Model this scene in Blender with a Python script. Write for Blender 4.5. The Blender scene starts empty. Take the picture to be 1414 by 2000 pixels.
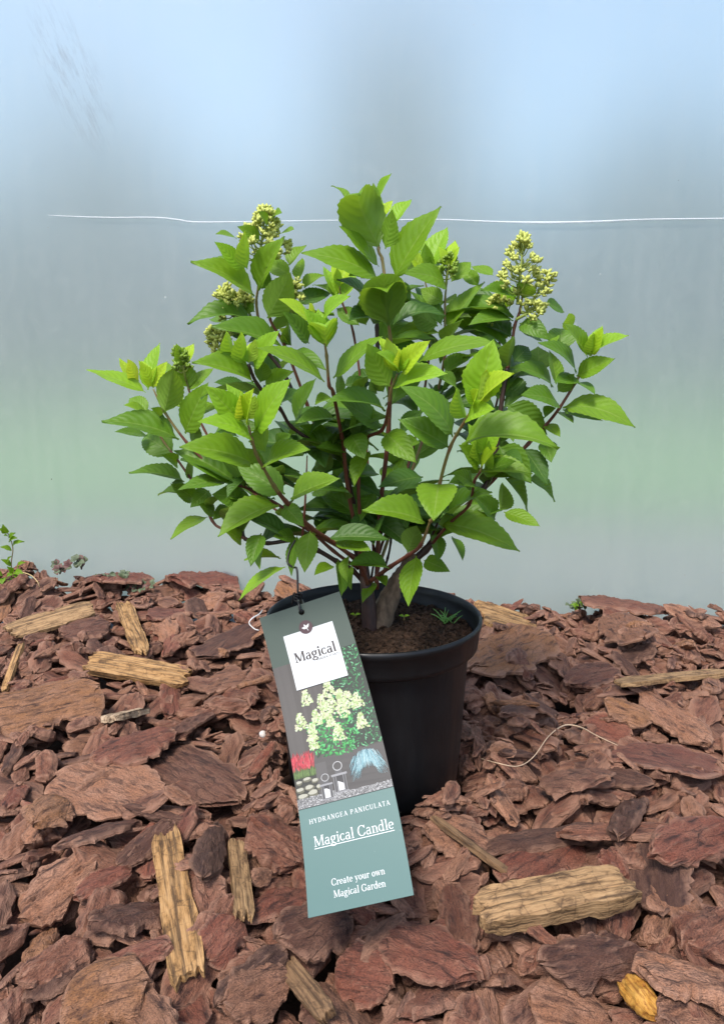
import bpy, bmesh, math, random
import numpy as np
from mathutils import Vector, Matrix, noise, geometry

R = math.radians
random.seed(7)
scene = bpy.context.scene
COL = scene.collection

# ------------------------------------------------------------------ camera
CAM_Y, CAM_H, PITCH, F = -0.75, 0.423, R(11.3), 1444.0      # F in pixels of the 1414 x 2000 photograph
cam_d = bpy.data.cameras.new("camera")
cam = bpy.data.objects.new("camera", cam_d)
COL.objects.link(cam)
cam.location = (0, CAM_Y, CAM_H)
cam.rotation_euler = (math.pi / 2 - PITCH, 0, 0)
cam_d.sensor_fit = 'VERTICAL'
cam_d.sensor_height = 24
cam_d.lens = 24 * F / 2000
cam_d.clip_start = 0.01
cam_d.clip_end = 2000
scene.camera = cam

# ------------------------------------------------------------------ sky, sun, exposure
SUN_EL, SUN_AZ = R(57), R(206)          # azimuth clockwise from +Y (north)
world = bpy.data.worlds.new("World")
scene.world = world
world.use_nodes = True
wn = world.node_tree
sky = wn.nodes.new("ShaderNodeTexSky")
sky.sky_type = 'NISHITA'
sky.sun_disc = False
sky.sun_elevation = SUN_EL
sky.sun_rotation = SUN_AZ
sky.air_density = 1.0
sky.dust_density = 2.0
sky.ozone_density = 1.0
wn.links.new(sky.outputs[0], wn.nodes["Background"].inputs[0])
wn.nodes["Background"].inputs[1].default_value = 0.095
sun_d = bpy.data.lights.new("sun", 'SUN')
sun_d.energy = 1.5
sun_d.angle = R(14)
sun_d.color = (1.0, 0.95, 0.88)
sun = bpy.data.objects.new("sun", sun_d)
COL.objects.link(sun)
sdir = Vector((math.sin(SUN_AZ) * math.cos(SUN_EL), math.cos(SUN_AZ) * math.cos(SUN_EL), math.sin(SUN_EL)))
sun.rotation_euler = sdir.to_track_quat('Z', 'Y').to_euler()
sun.location = sdir * 5
scene.view_settings.view_transform = 'Standard'
scene.view_settings.look = 'None'
scene.view_settings.gamma = 1
scene.view_settings.use_curve_mapping = False
scene.view_settings.exposure = 1.56
scene.cycles.use_denoising = True
scene.cycles.max_bounces = 10
scene.cycles.transmission_bounces = 8
scene.cycles.sample_clamp_indirect = 6

# ------------------------------------------------------------------ pixel <-> place
CP, SP = math.cos(PITCH), math.sin(PITCH)
FWD, UP = Vector((0, CP, -SP)), Vector((0, SP, CP))
CAM = Vector((0, CAM_Y, CAM_H))
def ray(px, py):
    return FWD + Vector((1, 0, 0)) * ((px - 707) / F) + UP * ((1000 - py) / F)
def P(px, py, Y):                       # photograph point whose world depth is the plane y = Y
    d = ray(px, py)
    return CAM + d * ((Y - CAM_Y) / d.y)
def PZ(px, py, z):
    d = ray(px, py)
    return CAM + d * ((z - CAM_H) / d.z)
def PD(px, py, depth):
    return CAM + ray(px, py) * depth
def proj(p):
    v = Vector(p) - CAM
    zc = v.dot(FWD)
    return 707 + F * v.x / zc, 1000 - F * v.dot(UP) / zc, zc

# ------------------------------------------------------------------ object helpers
def link(name, me, mat=None, parent=None):
    o = bpy.data.objects.new(name, me)
    COL.objects.link(o)
    if mat is not None and me is not None and not me.materials:
        me.materials.append(mat)
    if parent is not None:
        o.parent = parent
    return o
def bm_obj(name, bm, mat, parent=None, smooth=True, sharp=None):
    if sharp is not None:
        for e in bm.edges:
            e.smooth = not (len(e.link_faces) == 2 and e.calc_face_angle(0) > sharp)
    for f in bm.faces:
        f.smooth = smooth
    me = bpy.data.meshes.new(name)
    bm.to_mesh(me)
    bm.free()
    return link(name, me, mat, parent)
def empty(name, loc=(0, 0, 0)):
    o = bpy.data.objects.new(name, None)
    o.location = loc
    o.empty_display_size = 0.02
    COL.objects.link(o)
    return o
def tag(o, label, cat, group=None, kind=None):
    o["label"] = label
    o["category"] = cat
    if group: o["group"] = group
    if kind: o["kind"] = kind
    return o
def catmull(pts, radii, n=5):
    out, rr = [], []
    k = len(pts)
    for i in range(k - 1):
        p0, p1, p2, p3 = pts[max(i - 1, 0)], pts[i], pts[i + 1], pts[min(i + 2, k - 1)]
        for j in range(n):
            t = j / n
            out.append(0.5 * ((2 * p1) + (p2 - p0) * t + (2 * p0 - 5 * p1 + 4 * p2 - p3) * t * t + (3 * p1 - p0 - 3 * p2 + p3) * t ** 3))
            rr.append(radii[i] * (1 - t) + radii[i + 1] * t)
    out.append(pts[-1]); rr.append(radii[-1])
    return out, rr
def tube(bm, pts, radii, seg=8, cap=True):
    rings = []
    n = len(pts)
    ref = Vector((0.3, 0.9, 0.1))
    for i, p in enumerate(pts):
        t = (pts[min(i + 1, n - 1)] - pts[max(i - 1, 0)])
        if t.length < 1e-9: t = Vector((0, 0, 1))
        t.normalize()
        a = t.cross(ref)
        if a.length < 1e-3: a = t.cross(Vector((1, 0, 0)))
        a.normalize()
        b = t.cross(a)
        ref = b.cross(t) if False else ref
        rings.append([bm.verts.new(p + (a * math.cos(2 * math.pi * k / seg) + b * math.sin(2 * math.pi * k / seg)) * radii[i]) for k in range(seg)])
    for i in range(n - 1):
        for k in range(seg):
            bm.faces.new((rings[i][k], rings[i][(k + 1) % seg], rings[i + 1][(k + 1) % seg], rings[i + 1][k]))
    if cap:
        bm.faces.new(rings[0][::-1]); bm.faces.new(rings[-1])
    return rings
def lathe(profile, seg=96, center=(0, 0)):
    bm = bmesh.new()
    rings = []
    for r, z in profile:
        rings.append([bm.verts.new((center[0] + r * math.cos(2 * math.pi * k / seg), center[1] + r * math.sin(2 * math.pi * k / seg), z)) for k in range(seg)])
    for i in range(len(rings) - 1):
        for k in range(seg):
            bm.faces.new((rings[i][k], rings[i][(k + 1) % seg], rings[i + 1][(k + 1) % seg], rings[i + 1][k]))
    return bm

# ------------------------------------------------------------------ material helpers
class NT:
    def __init__(self, name):
        self.m = bpy.data.materials.new(name)
        self.m.use_nodes = True
        self.t = self.m.node_tree
        self.t.nodes.clear()
        self.out = self.t.nodes.new("ShaderNodeOutputMaterial")
    def n(self, kind, **kw):
        nd = self.t.nodes.new("ShaderNode" + kind)
        for k, v in kw.items():
            if k == 'ins':
                for s, val in v.items():
                    if isinstance(val, bpy.types.NodeSocket): self.t.links.new(val, nd.inputs[s])
                    else: nd.inputs[s].default_value = val
            else:
                setattr(nd, k, v)
        return nd
    def math(self, op, a, b=0.0, clamp=False):
        nd = self.n("Math", operation=op, use_clamp=clamp)
        for i, v in enumerate((a, b)):
            if isinstance(v, bpy.types.NodeSocket): self.t.links.new(v, nd.inputs[i])
            else: nd.inputs[i].default_value = v
        return nd.outputs[0]
    def mix(self, f, a, b, blend='MIX'):
        nd = self.n("Mix", data_type='RGBA', blend_type=blend)
        for s, v in ((0, f), (6, a), (7, b)):
            if isinstance(v, bpy.types.NodeSocket): self.t.links.new(v, nd.inputs[s])
            else: nd.inputs[s].default_value = v if s == 0 else (*v, 1)
        return nd.outputs[2]
    def ramp(self, fac, stops, interp='LINEAR'):
        nd = self.n("ValToRGB")
        cr = nd.color_ramp
        cr.interpolation = interp
        while len(cr.elements) < len(stops): cr.elements.new(0.5)
        for e, (p, c) in zip(cr.elements, stops):
            e.position = p
            e.color = (*c, 1) if not isinstance(c, (int, float)) else (c, c, c, 1)
        self.t.links.new(fac, nd.inputs[0])
        return nd.outputs[0]
    def noise(self, vec, scale, detail=4, rough=0.55, dist=0.0):
        nd = self.n("TexNoise", ins={'Scale': scale, 'Detail': detail, 'Roughness': rough, 'Distortion': dist})
        if vec is not None: self.t.links.new(vec, nd.inputs['Vector'])
        return nd.outputs[0]
    def mapping(self, vec, scale=(1, 1, 1), loc=(0, 0, 0)):
        nd = self.n("Mapping", ins={'Scale': scale})
        self.t.links.new(vec, nd.inputs['Vector'])
        if isinstance(loc, bpy.types.NodeSocket): self.t.links.new(loc, nd.inputs['Location'])
        else: nd.inputs['Location'].default_value = loc
        return nd.outputs[0]
    def bump(self, h, strength=0.5, dist=0.002, normal=None):
        nd = self.n("Bump", ins={'Strength': strength, 'Distance': dist, 'Height': h})
        if normal is not None: self.t.links.new(normal, nd.inputs['Normal'])
        return nd.outputs[0]
    def done(self, shader):
        self.t.links.new(shader, self.out.inputs[0])
        return self.m
def plain(name, col, rough=0.6, spec=0.4):
    k = NT(name)
    return k.done(k.n("BsdfPrincipled", ins={'Base Color': (*col, 1), 'Roughness': rough, 'Specular IOR Level': spec}).outputs[0])

# ---- bark: colour by chip, grain along the chip, cracks
def bark_material(name, stops, per_object=True, grain=(0.12, 0.5), pale=0.35, bumpy=1.0):
    k = NT(name)
    lc = k.n("Attribute", attribute_name="lc").outputs['Vector']
    if per_object:
        rnd = k.n("ObjectInfo").outputs['Random']
        off = k.n("CombineXYZ", ins={0: k.math('MULTIPLY', rnd, 37.0), 1: k.math('MULTIPLY', rnd, 71.0), 2: k.math('MULTIPLY', rnd, 13.0)}).outputs[0]
    else:
        rnd = k.n("Attribute", attribute_name="rnd").outputs['Fac']
        off = (0, 0, 0)
    gv = k.mapping(lc, (38, 170, 90), off)
    bv = k.mapping(lc, (34, 60, 60), off)
    base = k.ramp(rnd, [(p_, (c_[0] * 1.30, c_[1] * 1.22, c_[2] * 0.95)) for p_, c_ in stops])
    g = k.noise(gv, 1.0, 6, 0.62, 0.4)
    blot = k.noise(bv, 1.0, 4, 0.6)
    fine = k.noise(k.mapping(lc, (500, 1100, 900), off), 1.0, 3, 0.6)
    c = k.mix(k.ramp(blot, [(0.38, 0.0), (0.68, pale)]), base, (0.43, 0.235, 0.155))
    c = k.mix(k.ramp(g, [(0.33, 0.9), (0.50, 0.0)]), c, (0.030, 0.013, 0.011))
    c = k.mix(k.ramp(fine, [(0.33, 0.65), (0.58, 0.0)]), c, (0.05, 0.022, 0.018))
    crack = k.n("TexVoronoi", feature='DISTANCE_TO_EDGE', ins={'Vector': k.mapping(lc, (20, 95, 60), off), 'Scale': 1.0, 'Randomness': 1.0}).outputs[0]
    ck = k.ramp(crack, [(0.0, 1.0), (0.03, 0.0)])
    ckm = k.math('MULTIPLY', ck, k.ramp(blot, [(0.45, 0.0), (0.60, 0.55)]))
    c = k.mix(ckm, c, (0.022, 0.010, 0.009))
    pt = k.n("NewGeometry").outputs['Pointiness']
    c = k.mix(k.ramp(pt, [(0.52, 0.0), (0.59, 0.6)]), c, (0.40, 0.22, 0.145))
    h = k.math('ADD', k.math('MULTIPLY', g, 1.0), k.math('MULTIPLY', fine, 0.42))
    h = k.math('SUBTRACT', h, k.math('MULTIPLY', ckm, 0.35))
    nb = k.bump(h, 1.0 * bumpy, 0.006)
    b = k.n("BsdfPrincipled", ins={'Base Color': c, 'Roughness': 0.72, 'Specular IOR Level': 0.35, 'Normal': nb})
    return k.done(b.outputs[0])
RED = [(0.0, (0.105, 0.040, 0.030)), (0.2, (0.150, 0.056, 0.042)), (0.4, (0.085, 0.040, 0.034)), (0.55, (0.175, 0.075, 0.056)),
       (0.7, (0.130, 0.047, 0.034)), (0.85, (0.200, 0.100, 0.070)), (1.0, (0.115, 0.052, 0.045))]
M_BARK = bark_material("bark_chip_mix", RED)
M_BARKS = bark_material("bark_chip_mix_bed", RED, per_object=False)
M_BARK_DARK = bark_material("bark_dark", [(0.0, (0.060, 0.028, 0.024)), (0.5, (0.075, 0.032, 0.026)), (1.0, (0.055, 0.030, 0.027))], pale=0.22)
M_BARK_RED = bark_material("bark_red", [(0.0, (0.150, 0.050, 0.038)), (0.5, (0.180, 0.060, 0.046)), (1.0, (0.140, 0.052, 0.044))], pale=0.25)
M_BARK_PALE = bark_material("bark_pale", [(0.0, (0.25, 0.125, 0.090)), (0.5, (0.29, 0.140, 0.095)), (1.0, (0.22, 0.110, 0.082))], pale=0.7)
M_BARK_TAN = bark_material("bark_tan", [(0.0, (0.24, 0.115, 0.060)), (0.5, (0.22, 0.105, 0.055)), (1.0, (0.27, 0.130, 0.070))], pale=0.5)
def wood_material(name, c1, c2, dark=(0.05, 0.028, 0.015), stain=0.75):
    k = NT(name)
    lc = k.n("Attribute", attribute_name="lc").outputs['Vector']
    rnd = k.n("ObjectInfo").outputs['Random']
    off = k.n("CombineXYZ", ins={0: k.math('MULTIPLY', rnd, 37.0), 1: k.math('MULTIPLY', rnd, 71.0), 2: k.math('MULTIPLY', rnd, 13.0)}).outputs[0]
    g = k.noise(k.mapping(lc, (16, 420, 300), off), 1.0, 5, 0.6, 0.2)
    s = k.noise(k.mapping(lc, (45, 120, 120), off), 1.0, 5, 0.7)
    c = k.mix(k.ramp(s, [(0.35, 0.0), (0.65, 1.0)]), c1, c2)
    c = k.mix(k.ramp(g, [(0.36, 0.85), (0.52, 0.0)]), c, dark)
    c = k.mix(k.ramp(s, [(0.34, stain), (0.48, 0.0)]), c, dark)
    tr = k.n("TexVoronoi", feature='DISTANCE_TO_EDGE', ins={'Vector': k.mapping(lc, (70, 55, 60), off), 'Scale': 1.0}).outputs[0]
    c = k.mix(k.math('MULTIPLY', k.ramp(tr, [(0.0, 1.0), (0.05, 0.0)]), k.ramp(s, [(0.45, 0.6), (0.6, 0.0)])), c, dark)
    b = k.n("BsdfPrincipled", ins={'Base Color': c, 'Roughness': 0.7, 'Specular IOR Level': 0.3, 'Normal': k.bump(g, 0.9, 0.0025)})
    return k.done(b.outputs[0])
M_WOOD = wood_material("wood_tan", (0.25, 0.145, 0.066), (0.36, 0.225, 0.11))
M_WOOD_OR = wood_material("wood_orange", (0.31, 0.160, 0.052), (0.42, 0.250, 0.11))
M_WOOD_DK = wood_material("wood_weathered", (0.15, 0.085, 0.042), (0.22, 0.13, 0.065))
M_WOOD_PALE = wood_material("wood_pale", (0.42, 0.30, 0.19), (0.50, 0.37, 0.25))
M_RESIN = wood_material("wood_yellow", (0.42, 0.19, 0.022), (0.48, 0.26, 0.06), (0.18, 0.06, 0.01), 0.6)

# ---- leaves
def leaf_material(name, col, col2, trans, vein=0.32):
    k = NT(name)
    uv = k.n("UVMap").outputs[0]
    sep = k.n("SeparateXYZ"); k.t.links.new(uv, sep.inputs[0])
    u, v = sep.outputs[0], sep.outputs[1]
    s = k.math('ABSOLUTE', k.math('SUBTRACT', k.math('MULTIPLY', u, 2.0), 1.0))
    q = k.math('SUBTRACT', v, k.math('MULTIPLY', k.math('POWER', s, 1.5), 0.26))
    fr = k.math('FRACT', k.math('MULTIPLY', q, 8.5))
    lat = k.math('ABSOLUTE', k.math('SUBTRACT', fr, 0.5))          # 0.5 on a vein, 0 between
    latv = k.ramp(lat, [(0.40, 0.0), (0.50, 1.0)])
    mid = k.ramp(s, [(0.02, 1.0), (0.07, 0.0)])
    vm = k.math('MAXIMUM', k.math('MULTIPLY', latv, 0.32), mid)
    rnd = k.n("ObjectInfo").outputs['Random']
    tc = k.n("TexCoord").outputs['Object']
    blot = k.noise(tc, 3.5, 4, 0.6)
    fine = k.noise(tc, 26.0, 3, 0.6)
    col, col2 = tuple(x * 1.12 for x in col), tuple(x * 1.12 for x in col2)
    c = k.mix(rnd, col, col2)
    c = k.mix(k.ramp(blot, [(0.35, 0.0), (0.7, 0.5)]), c, tuple(x * 1.35 for x in col))
    c = k.mix(k.math('MULTIPLY', vm, vein), c, (0.34, 0.42, 0.13))
    under = k.n("NewGeometry").outputs['Backfacing']
    c = k.mix(k.math('MULTIPLY', under, 0.35), c, (0.20, 0.30, 0.085))
    h = k.math('SUBTRACT', k.math('ADD', k.math('MULTIPLY', k.ramp(lat, [(0.0, 1.0), (0.5, 0.0)], 'EASE'), 1.0), k.math('MULTIPLY', fine, 0.35)), k.math('MULTIPLY', mid, 0.8))
    nb = k.bump(h, 0.24, 0.0012)
    p = k.n("BsdfPrincipled", ins={'Base Color': c, 'Roughness': 0.48, 'Specular IOR Level': 0.34, 'Normal': nb})
    tcol = k.mix(0.5, c, tuple(min(1, x * t) for x, t in zip(col, (3.2, 2.6, 1.0))))
    t = k.n("BsdfTranslucent", ins={'Color': tcol, 'Normal': nb})
    ms = k.n("MixShader", ins={0: trans})
    k.t.links.new(p.outputs[0], ms.inputs[1]); k.t.links.new(t.outputs[0], ms.inputs[2])
    return k.done(ms.outputs[0])
M_LEAF = [leaf_material("leaf_tip_yellow_green", (0.300, 0.440, 0.022), (0.260, 0.420, 0.020), 0.40, 0.20),
          leaf_material("leaf_young_green", (0.165, 0.310, 0.016), (0.190, 0.340, 0.018), 0.36, 0.24),
          leaf_material("leaf_mid_green", (0.105, 0.205, 0.009), (0.125, 0.225, 0.010), 0.34, 0.22),
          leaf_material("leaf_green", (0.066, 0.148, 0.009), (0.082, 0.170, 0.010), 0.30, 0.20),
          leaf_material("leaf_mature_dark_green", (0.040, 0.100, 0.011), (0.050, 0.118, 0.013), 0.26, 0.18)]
def stem_material(name, c1, c2, rough=0.5):
    k = NT(name)
    tc = k.n("TexCoord").outputs['Object']
    s = k.noise(k.mapping(tc, (160, 160, 60)), 1.0, 5, 0.6)
    c = k.mix(k.ramp(s, [(0.35, 0.0), (0.65, 1.0)]), c1, c2)
    return k.done(k.n("BsdfPrincipled", ins={'Base Color': c, 'Roughness': rough, 'Specular IOR Level': 0.4, 'Normal': k.bump(s, 0.4, 0.002)}).outputs[0])
M_STEM_RED = stem_material("stem_red_brown", (0.110, 0.030, 0.022), (0.160, 0.060, 0.035))
M_STEM_DARK = stem_material("stem_dark", (0.030, 0.016, 0.014), (0.055, 0.028, 0.022))
M_STEM_GREEN = stem_material("stem_green", (0.170, 0.170, 0.045), (0.200, 0.110, 0.050))
M_TRUNK = stem_material("trunk_grey_brown", (0.070, 0.046, 0.030), (0.170, 0.118, 0.075), 0.85)
M_PETIOLE = stem_material("petiole", (0.200, 0.180, 0.050), (0.230, 0.110, 0.050))
M_BUD = plain("bud_pale_green", (0.44, 0.48, 0.11), 0.55)
M_BUD2 = plain("bud_green", (0.17, 0.27, 0.025), 0.55)

# ------------------------------------------------------------------ setting: ground and film wall
WALL_Y = 0.60
def ground_mat(name, a, b, scale):
    k = NT(name)
    tc = k.n("TexCoord").outputs['Object']
    s = k.noise(tc, scale, 6, 0.65)
    c = k.mix(k.ramp(s, [(0.35, 0.0), (0.65, 1.0)]), a, b)
    return k.done(k.n("BsdfPrincipled", ins={'Base Color': c, 'Roughness': 0.9, 'Specular IOR Level': 0.2, 'Normal': k.bump(s, 0.6, 0.01)}).outputs[0])
def sheet(name, x0, x1, y0, y1, z, mat):
    me = bpy.data.meshes.new(name)
    me.from_pydata([(x0, y0, z), (x1, y0, z), (x1, y1, z), (x0, y1, z)], [], [(0, 1, 2, 3)])
    o = link(name, me, mat)
    o["kind"] = "structure"
    return o
sheet("ground", -400, 400, -400, 400, -0.10, ground_mat("soil_dark", (0.040, 0.022, 0.016), (0.070, 0.038, 0.028), 30))
sheet("path", -30, 30, WALL_Y + 0.02, WALL_Y + 1.25, -0.06, ground_mat("path_grey", (0.50, 0.46, 0.29), (0.60, 0.55, 0.36), 12))
sheet("lawn", -60, 60, WALL_Y + 1.25, WALL_Y + 60, -0.056, ground_mat("lawn_green", (0.11, 0.22, 0.06), (0.16, 0.28, 0.09), 4))

# shrubs that stand beyond the film and show through it as soft shapes
M_FAR = ground_mat("far_foliage", (0.050, 0.125, 0.150), (0.085, 0.180, 0.205), 9)  # blue of the distant haze is mixed into the leaf colour
M_FARB = plain("far_bark", (0.10, 0.08, 0.06), 0.9)
def far_shrub(x, y, hgt, wid, lab, group, seed):
    rr = random.Random(seed)
    root = empty("shrub", (x, y, -0.056)); tag(root, lab, "shrub", group)
    bm = bmesh.new()
    tube(bm, [Vector((0, 0, 0)), Vector((.02, 0, hgt * .3)), Vector((0, .03, hgt * .75))], [.05, .04, .015], 7)
    bm_obj("trunk", bm, M_FARB, root)
    vs_, fs_ = [], []
    for i in range(2200):
        a_, t_ = rr.uniform(0, 6.283), rr.uniform(0, 1)
        r_ = wid / 2 * math.sin(math.pi * (0.20 + 0.76 * t_)) ** .5 * math.sqrt(rr.uniform(.25, 1)) * (1 + .25 * noise.noise((math.cos(a_) * 2 + seed, math.sin(a_) * 2, t_ * 4)))
        c_ = Vector((r_ * math.cos(a_), r_ * math.sin(a_), hgt * (.06 + .94 * t_)))
        d1 = Vector((rr.uniform(-1, 1), rr.uniform(-1, 1), rr.uniform(-1, 1))).normalized() * .13
        d2 = d1.orthogonal().normalized() * .08
        b_ = len(vs_)
        vs_ += [c_ - d1, c_ + d2, c_ + d1, c_ - d2]; fs_.append((b_, b_ + 1, b_ + 2, b_ + 3))
    me_ = bpy.data.meshes.new("crown"); me_.from_pydata([tuple(v) for v in vs_], [], fs_)
    link("crown", me_, M_FAR, root)
for i_, (x_, h_, w_) in enumerate(((-6.1, 3.0, 2.4), (-4.3, 2.3, 2.0), (-2.84, 3.1, 2.0), (-1.28, 2.25, 1.9), (1.73, 2.15, 1.8), (3.2, 3.0, 2.2), (4.9, 2.7, 2.2), (6.8, 3.0, 2.4))):
    far_shrub(x_, 10.6, h_, w_, "rounded bush beyond the plastic film showing only as a soft shape", "bushes beyond the film", 60 + i_)
far_shrub(0.37, 10.5, 3.9, 1.75, "tall dark bush beyond the plastic film rising above its neighbours", None, 80)

def film_material():
    k = NT("greenhouse_film")
    tc = k.n("TexCoord").outputs['Object']
    # specks, scratches and dust with a shape of their own
    sp = k.n("TexVoronoi", feature='F1', ins={'Vector': tc, 'Scale': 26.0, 'Randomness': 1.0})
    speck = k.ramp(sp.outputs['Distance'], [(0.018, 1.0), (0.045, 0.0)])
    pick = k.n("SeparateColor"); k.t.links.new(sp.outputs['Color'], pick.inputs[0])
    dark_pick = k.ramp(pick.outputs[0], [(0.16, 1.0), (0.17, 0.0)])
    pale_pick = k.ramp(pick.outputs[0], [(0.70, 0.0), (0.71, 1.0)])
    streak = k.noise(k.mapping(tc, (38, 38, 3.0)), 1.0, 5, 0.7)
    dirt = k.noise(tc, 3.2, 6, 0.7)
    dust = k.noise(tc, 60, 4, 0.7)
    scr = k.noise(k.mapping(tc, (9, 9, 70)), 1.0, 3, 0.8, 1.5)
    scratch = k.math('MULTIPLY', k.ramp(scr, [(0.70, 0.0), (0.74, 1.0)]), k.ramp(dirt, [(0.5, 0.0), (0.62, 1.0)]))
    milk = k.math('ADD', k.math('MULTIPLY', k.ramp(streak, [(0.35, 0.0), (0.75, 1.0)]), 0.035), k.math('MULTIPLY', k.ramp(dust, [(0.5, 0.0), (0.8, 1.0)]), 0.06))
    milk = k.math('ADD', milk, k.math('MULTIPLY', scratch, 0.24))
    milk = k.math('ADD', milk, k.math('MULTIPLY', k.math('MULTIPLY', speck, pale_pick), 0.6), True)
    sm_c = P(135, 140, WALL_Y) - Vector((0, WALL_Y, -0.09))
    dv = k.n("VectorMath", operation='SUBTRACT', ins={0: tc, 1: tuple(sm_c)}).outputs[0]
    rotm = k.n("Mapping", ins={'Rotation': (0, R(22), 0)}); k.t.links.new(dv, rotm.inputs['Vector'])
    sxyz = k.n("SeparateXYZ"); k.t.links.new(rotm.outputs[0], sxyz.inputs[0])
    el = k.math('ADD', k.math('POWER', k.math('ABSOLUTE', k.math('MULTIPLY', sxyz.outputs[0], 1 / 0.055)), 2.0), k.math('POWER', k.math('ABSOLUTE', k.math('MULTIPLY', sxyz.outputs[2], 1 / 0.14)), 2.0))
    smn = k.noise(k.mapping(rotm.outputs[0], (95, 95, 16)), 1.0, 5, 0.7)
    smear = k.math('MULTIPLY', k.ramp(el, [(0.1, 1.0), (1.0, 0.0)]), k.ramp(smn, [(0.46, 0.0), (0.72, 0.40)]))
    dcol = k.mix(k.math('MULTIPLY', speck, dark_pick), (0.72, 0.74, 0.70), (0.05, 0.05, 0.05))
    refr = k.n("BsdfRefraction", ins={'Color': (0.86, 0.95, 0.98, 1), 'Roughness': 0.50, 'IOR': 1.38})
    tran = k.n("BsdfTranslucent", ins={'Color': (0.76, 0.84, 0.83, 1)})
    diff = k.n("BsdfDiffuse", ins={'Color': dcol})
    def ms(f, a, b):
        n = k.n("MixShader")
        if isinstance(f, bpy.types.NodeSocket): k.t.links.new(f, n.inputs[0])
        else: n.inputs[0].default_value = f
        k.t.links.new(a, n.inputs[1]); k.t.links.new(b, n.inputs[2])
        return n.outputs[0]
    a = ms(0.35, refr.outputs[0], tran.outputs[0])
    b = ms(k.math('ADD', milk, 0.16, True), a, diff.outputs[0])
    b = ms(k.math('MULTIPLY', speck, k.math('MULTIPLY', dark_pick, 0.9)), b, diff.outputs[0])
    mud = k.n("BsdfDiffuse", ins={'Color': (0.16, 0.17, 0.18, 1)})
    b = ms(smear, b, mud.outputs[0])
    gl = k.n("BsdfGlossy", ins={'Color': (1, 1, 1, 1), 'Roughness': 0.33})
    return k.done(ms(0.07, b, gl.outputs[0]))
M_FILM = film_material()
film_root = empty("plastic_film_wall", (0, WALL_Y, -0.09))
tag(film_root, "hazy translucent greenhouse film sheet standing behind the potted shrub", "plastic film")
bm = bmesh.new()
NX, NZ = 90, 50
vs = []
for j in range(NZ + 1):
    row = []
    for i in range(NX + 1):
        x = -2.6 + 5.2 * i / NX
        z = 2.6 * j / NZ
        y = 0.004 * noise.noise((x * 1.2, 3.0, z * 0.9)) + 0.06 * (z / 2.6) ** 2
        row.append(bm.verts.new((x, y, z)))
    vs.append(row)
for j in range(NZ):
    for i in range(NX):
        bm.faces.new((vs[j][i], vs[j][i + 1], vs[j + 1][i + 1], vs[j + 1][i]))
bm_obj("film_sheet", bm, M_FILM, film_root)
k = NT("film_crease")
M_CREASE = k.done(k.n("BsdfPrincipled", ins={'Base Color': (0.86, 0.90, 0.92, 1), 'Roughness': 0.25, 'Alpha': 0.55}).outputs[0])
def crease(pts, rad):
    bm = bmesh.new()
    ps = [P(x, y, WALL_Y - 0.002) - Vector((0, WALL_Y, -0.09)) for x, y in pts]
    ps, rr = catmull(ps, rad, 8)
    tube(bm, ps, rr, 6)
    for v in bm.verts:
        v.co.y = (v.co.y + 0.002) * 0.5 + 0.002 - 0.002
    return bm_obj("crease", bm, M_CREASE, film_root)
crease([(95, 420), (200, 424), (300, 424), (345, 428), (385, 433), (500, 432), (620, 430), (760, 429), (860, 428), (960, 432), (1060, 434), (1160, 432), (1260, 428), (1420, 426), (1700, 424)],
       [0.0003, 0.0007, 0.0007, 0.0009, 0.0009, 0.0006, 0.0006, 0.0007, 0.0007, 0.0010, 0.0017, 0.0012, 0.0009, 0.0009, 0.0008])

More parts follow.
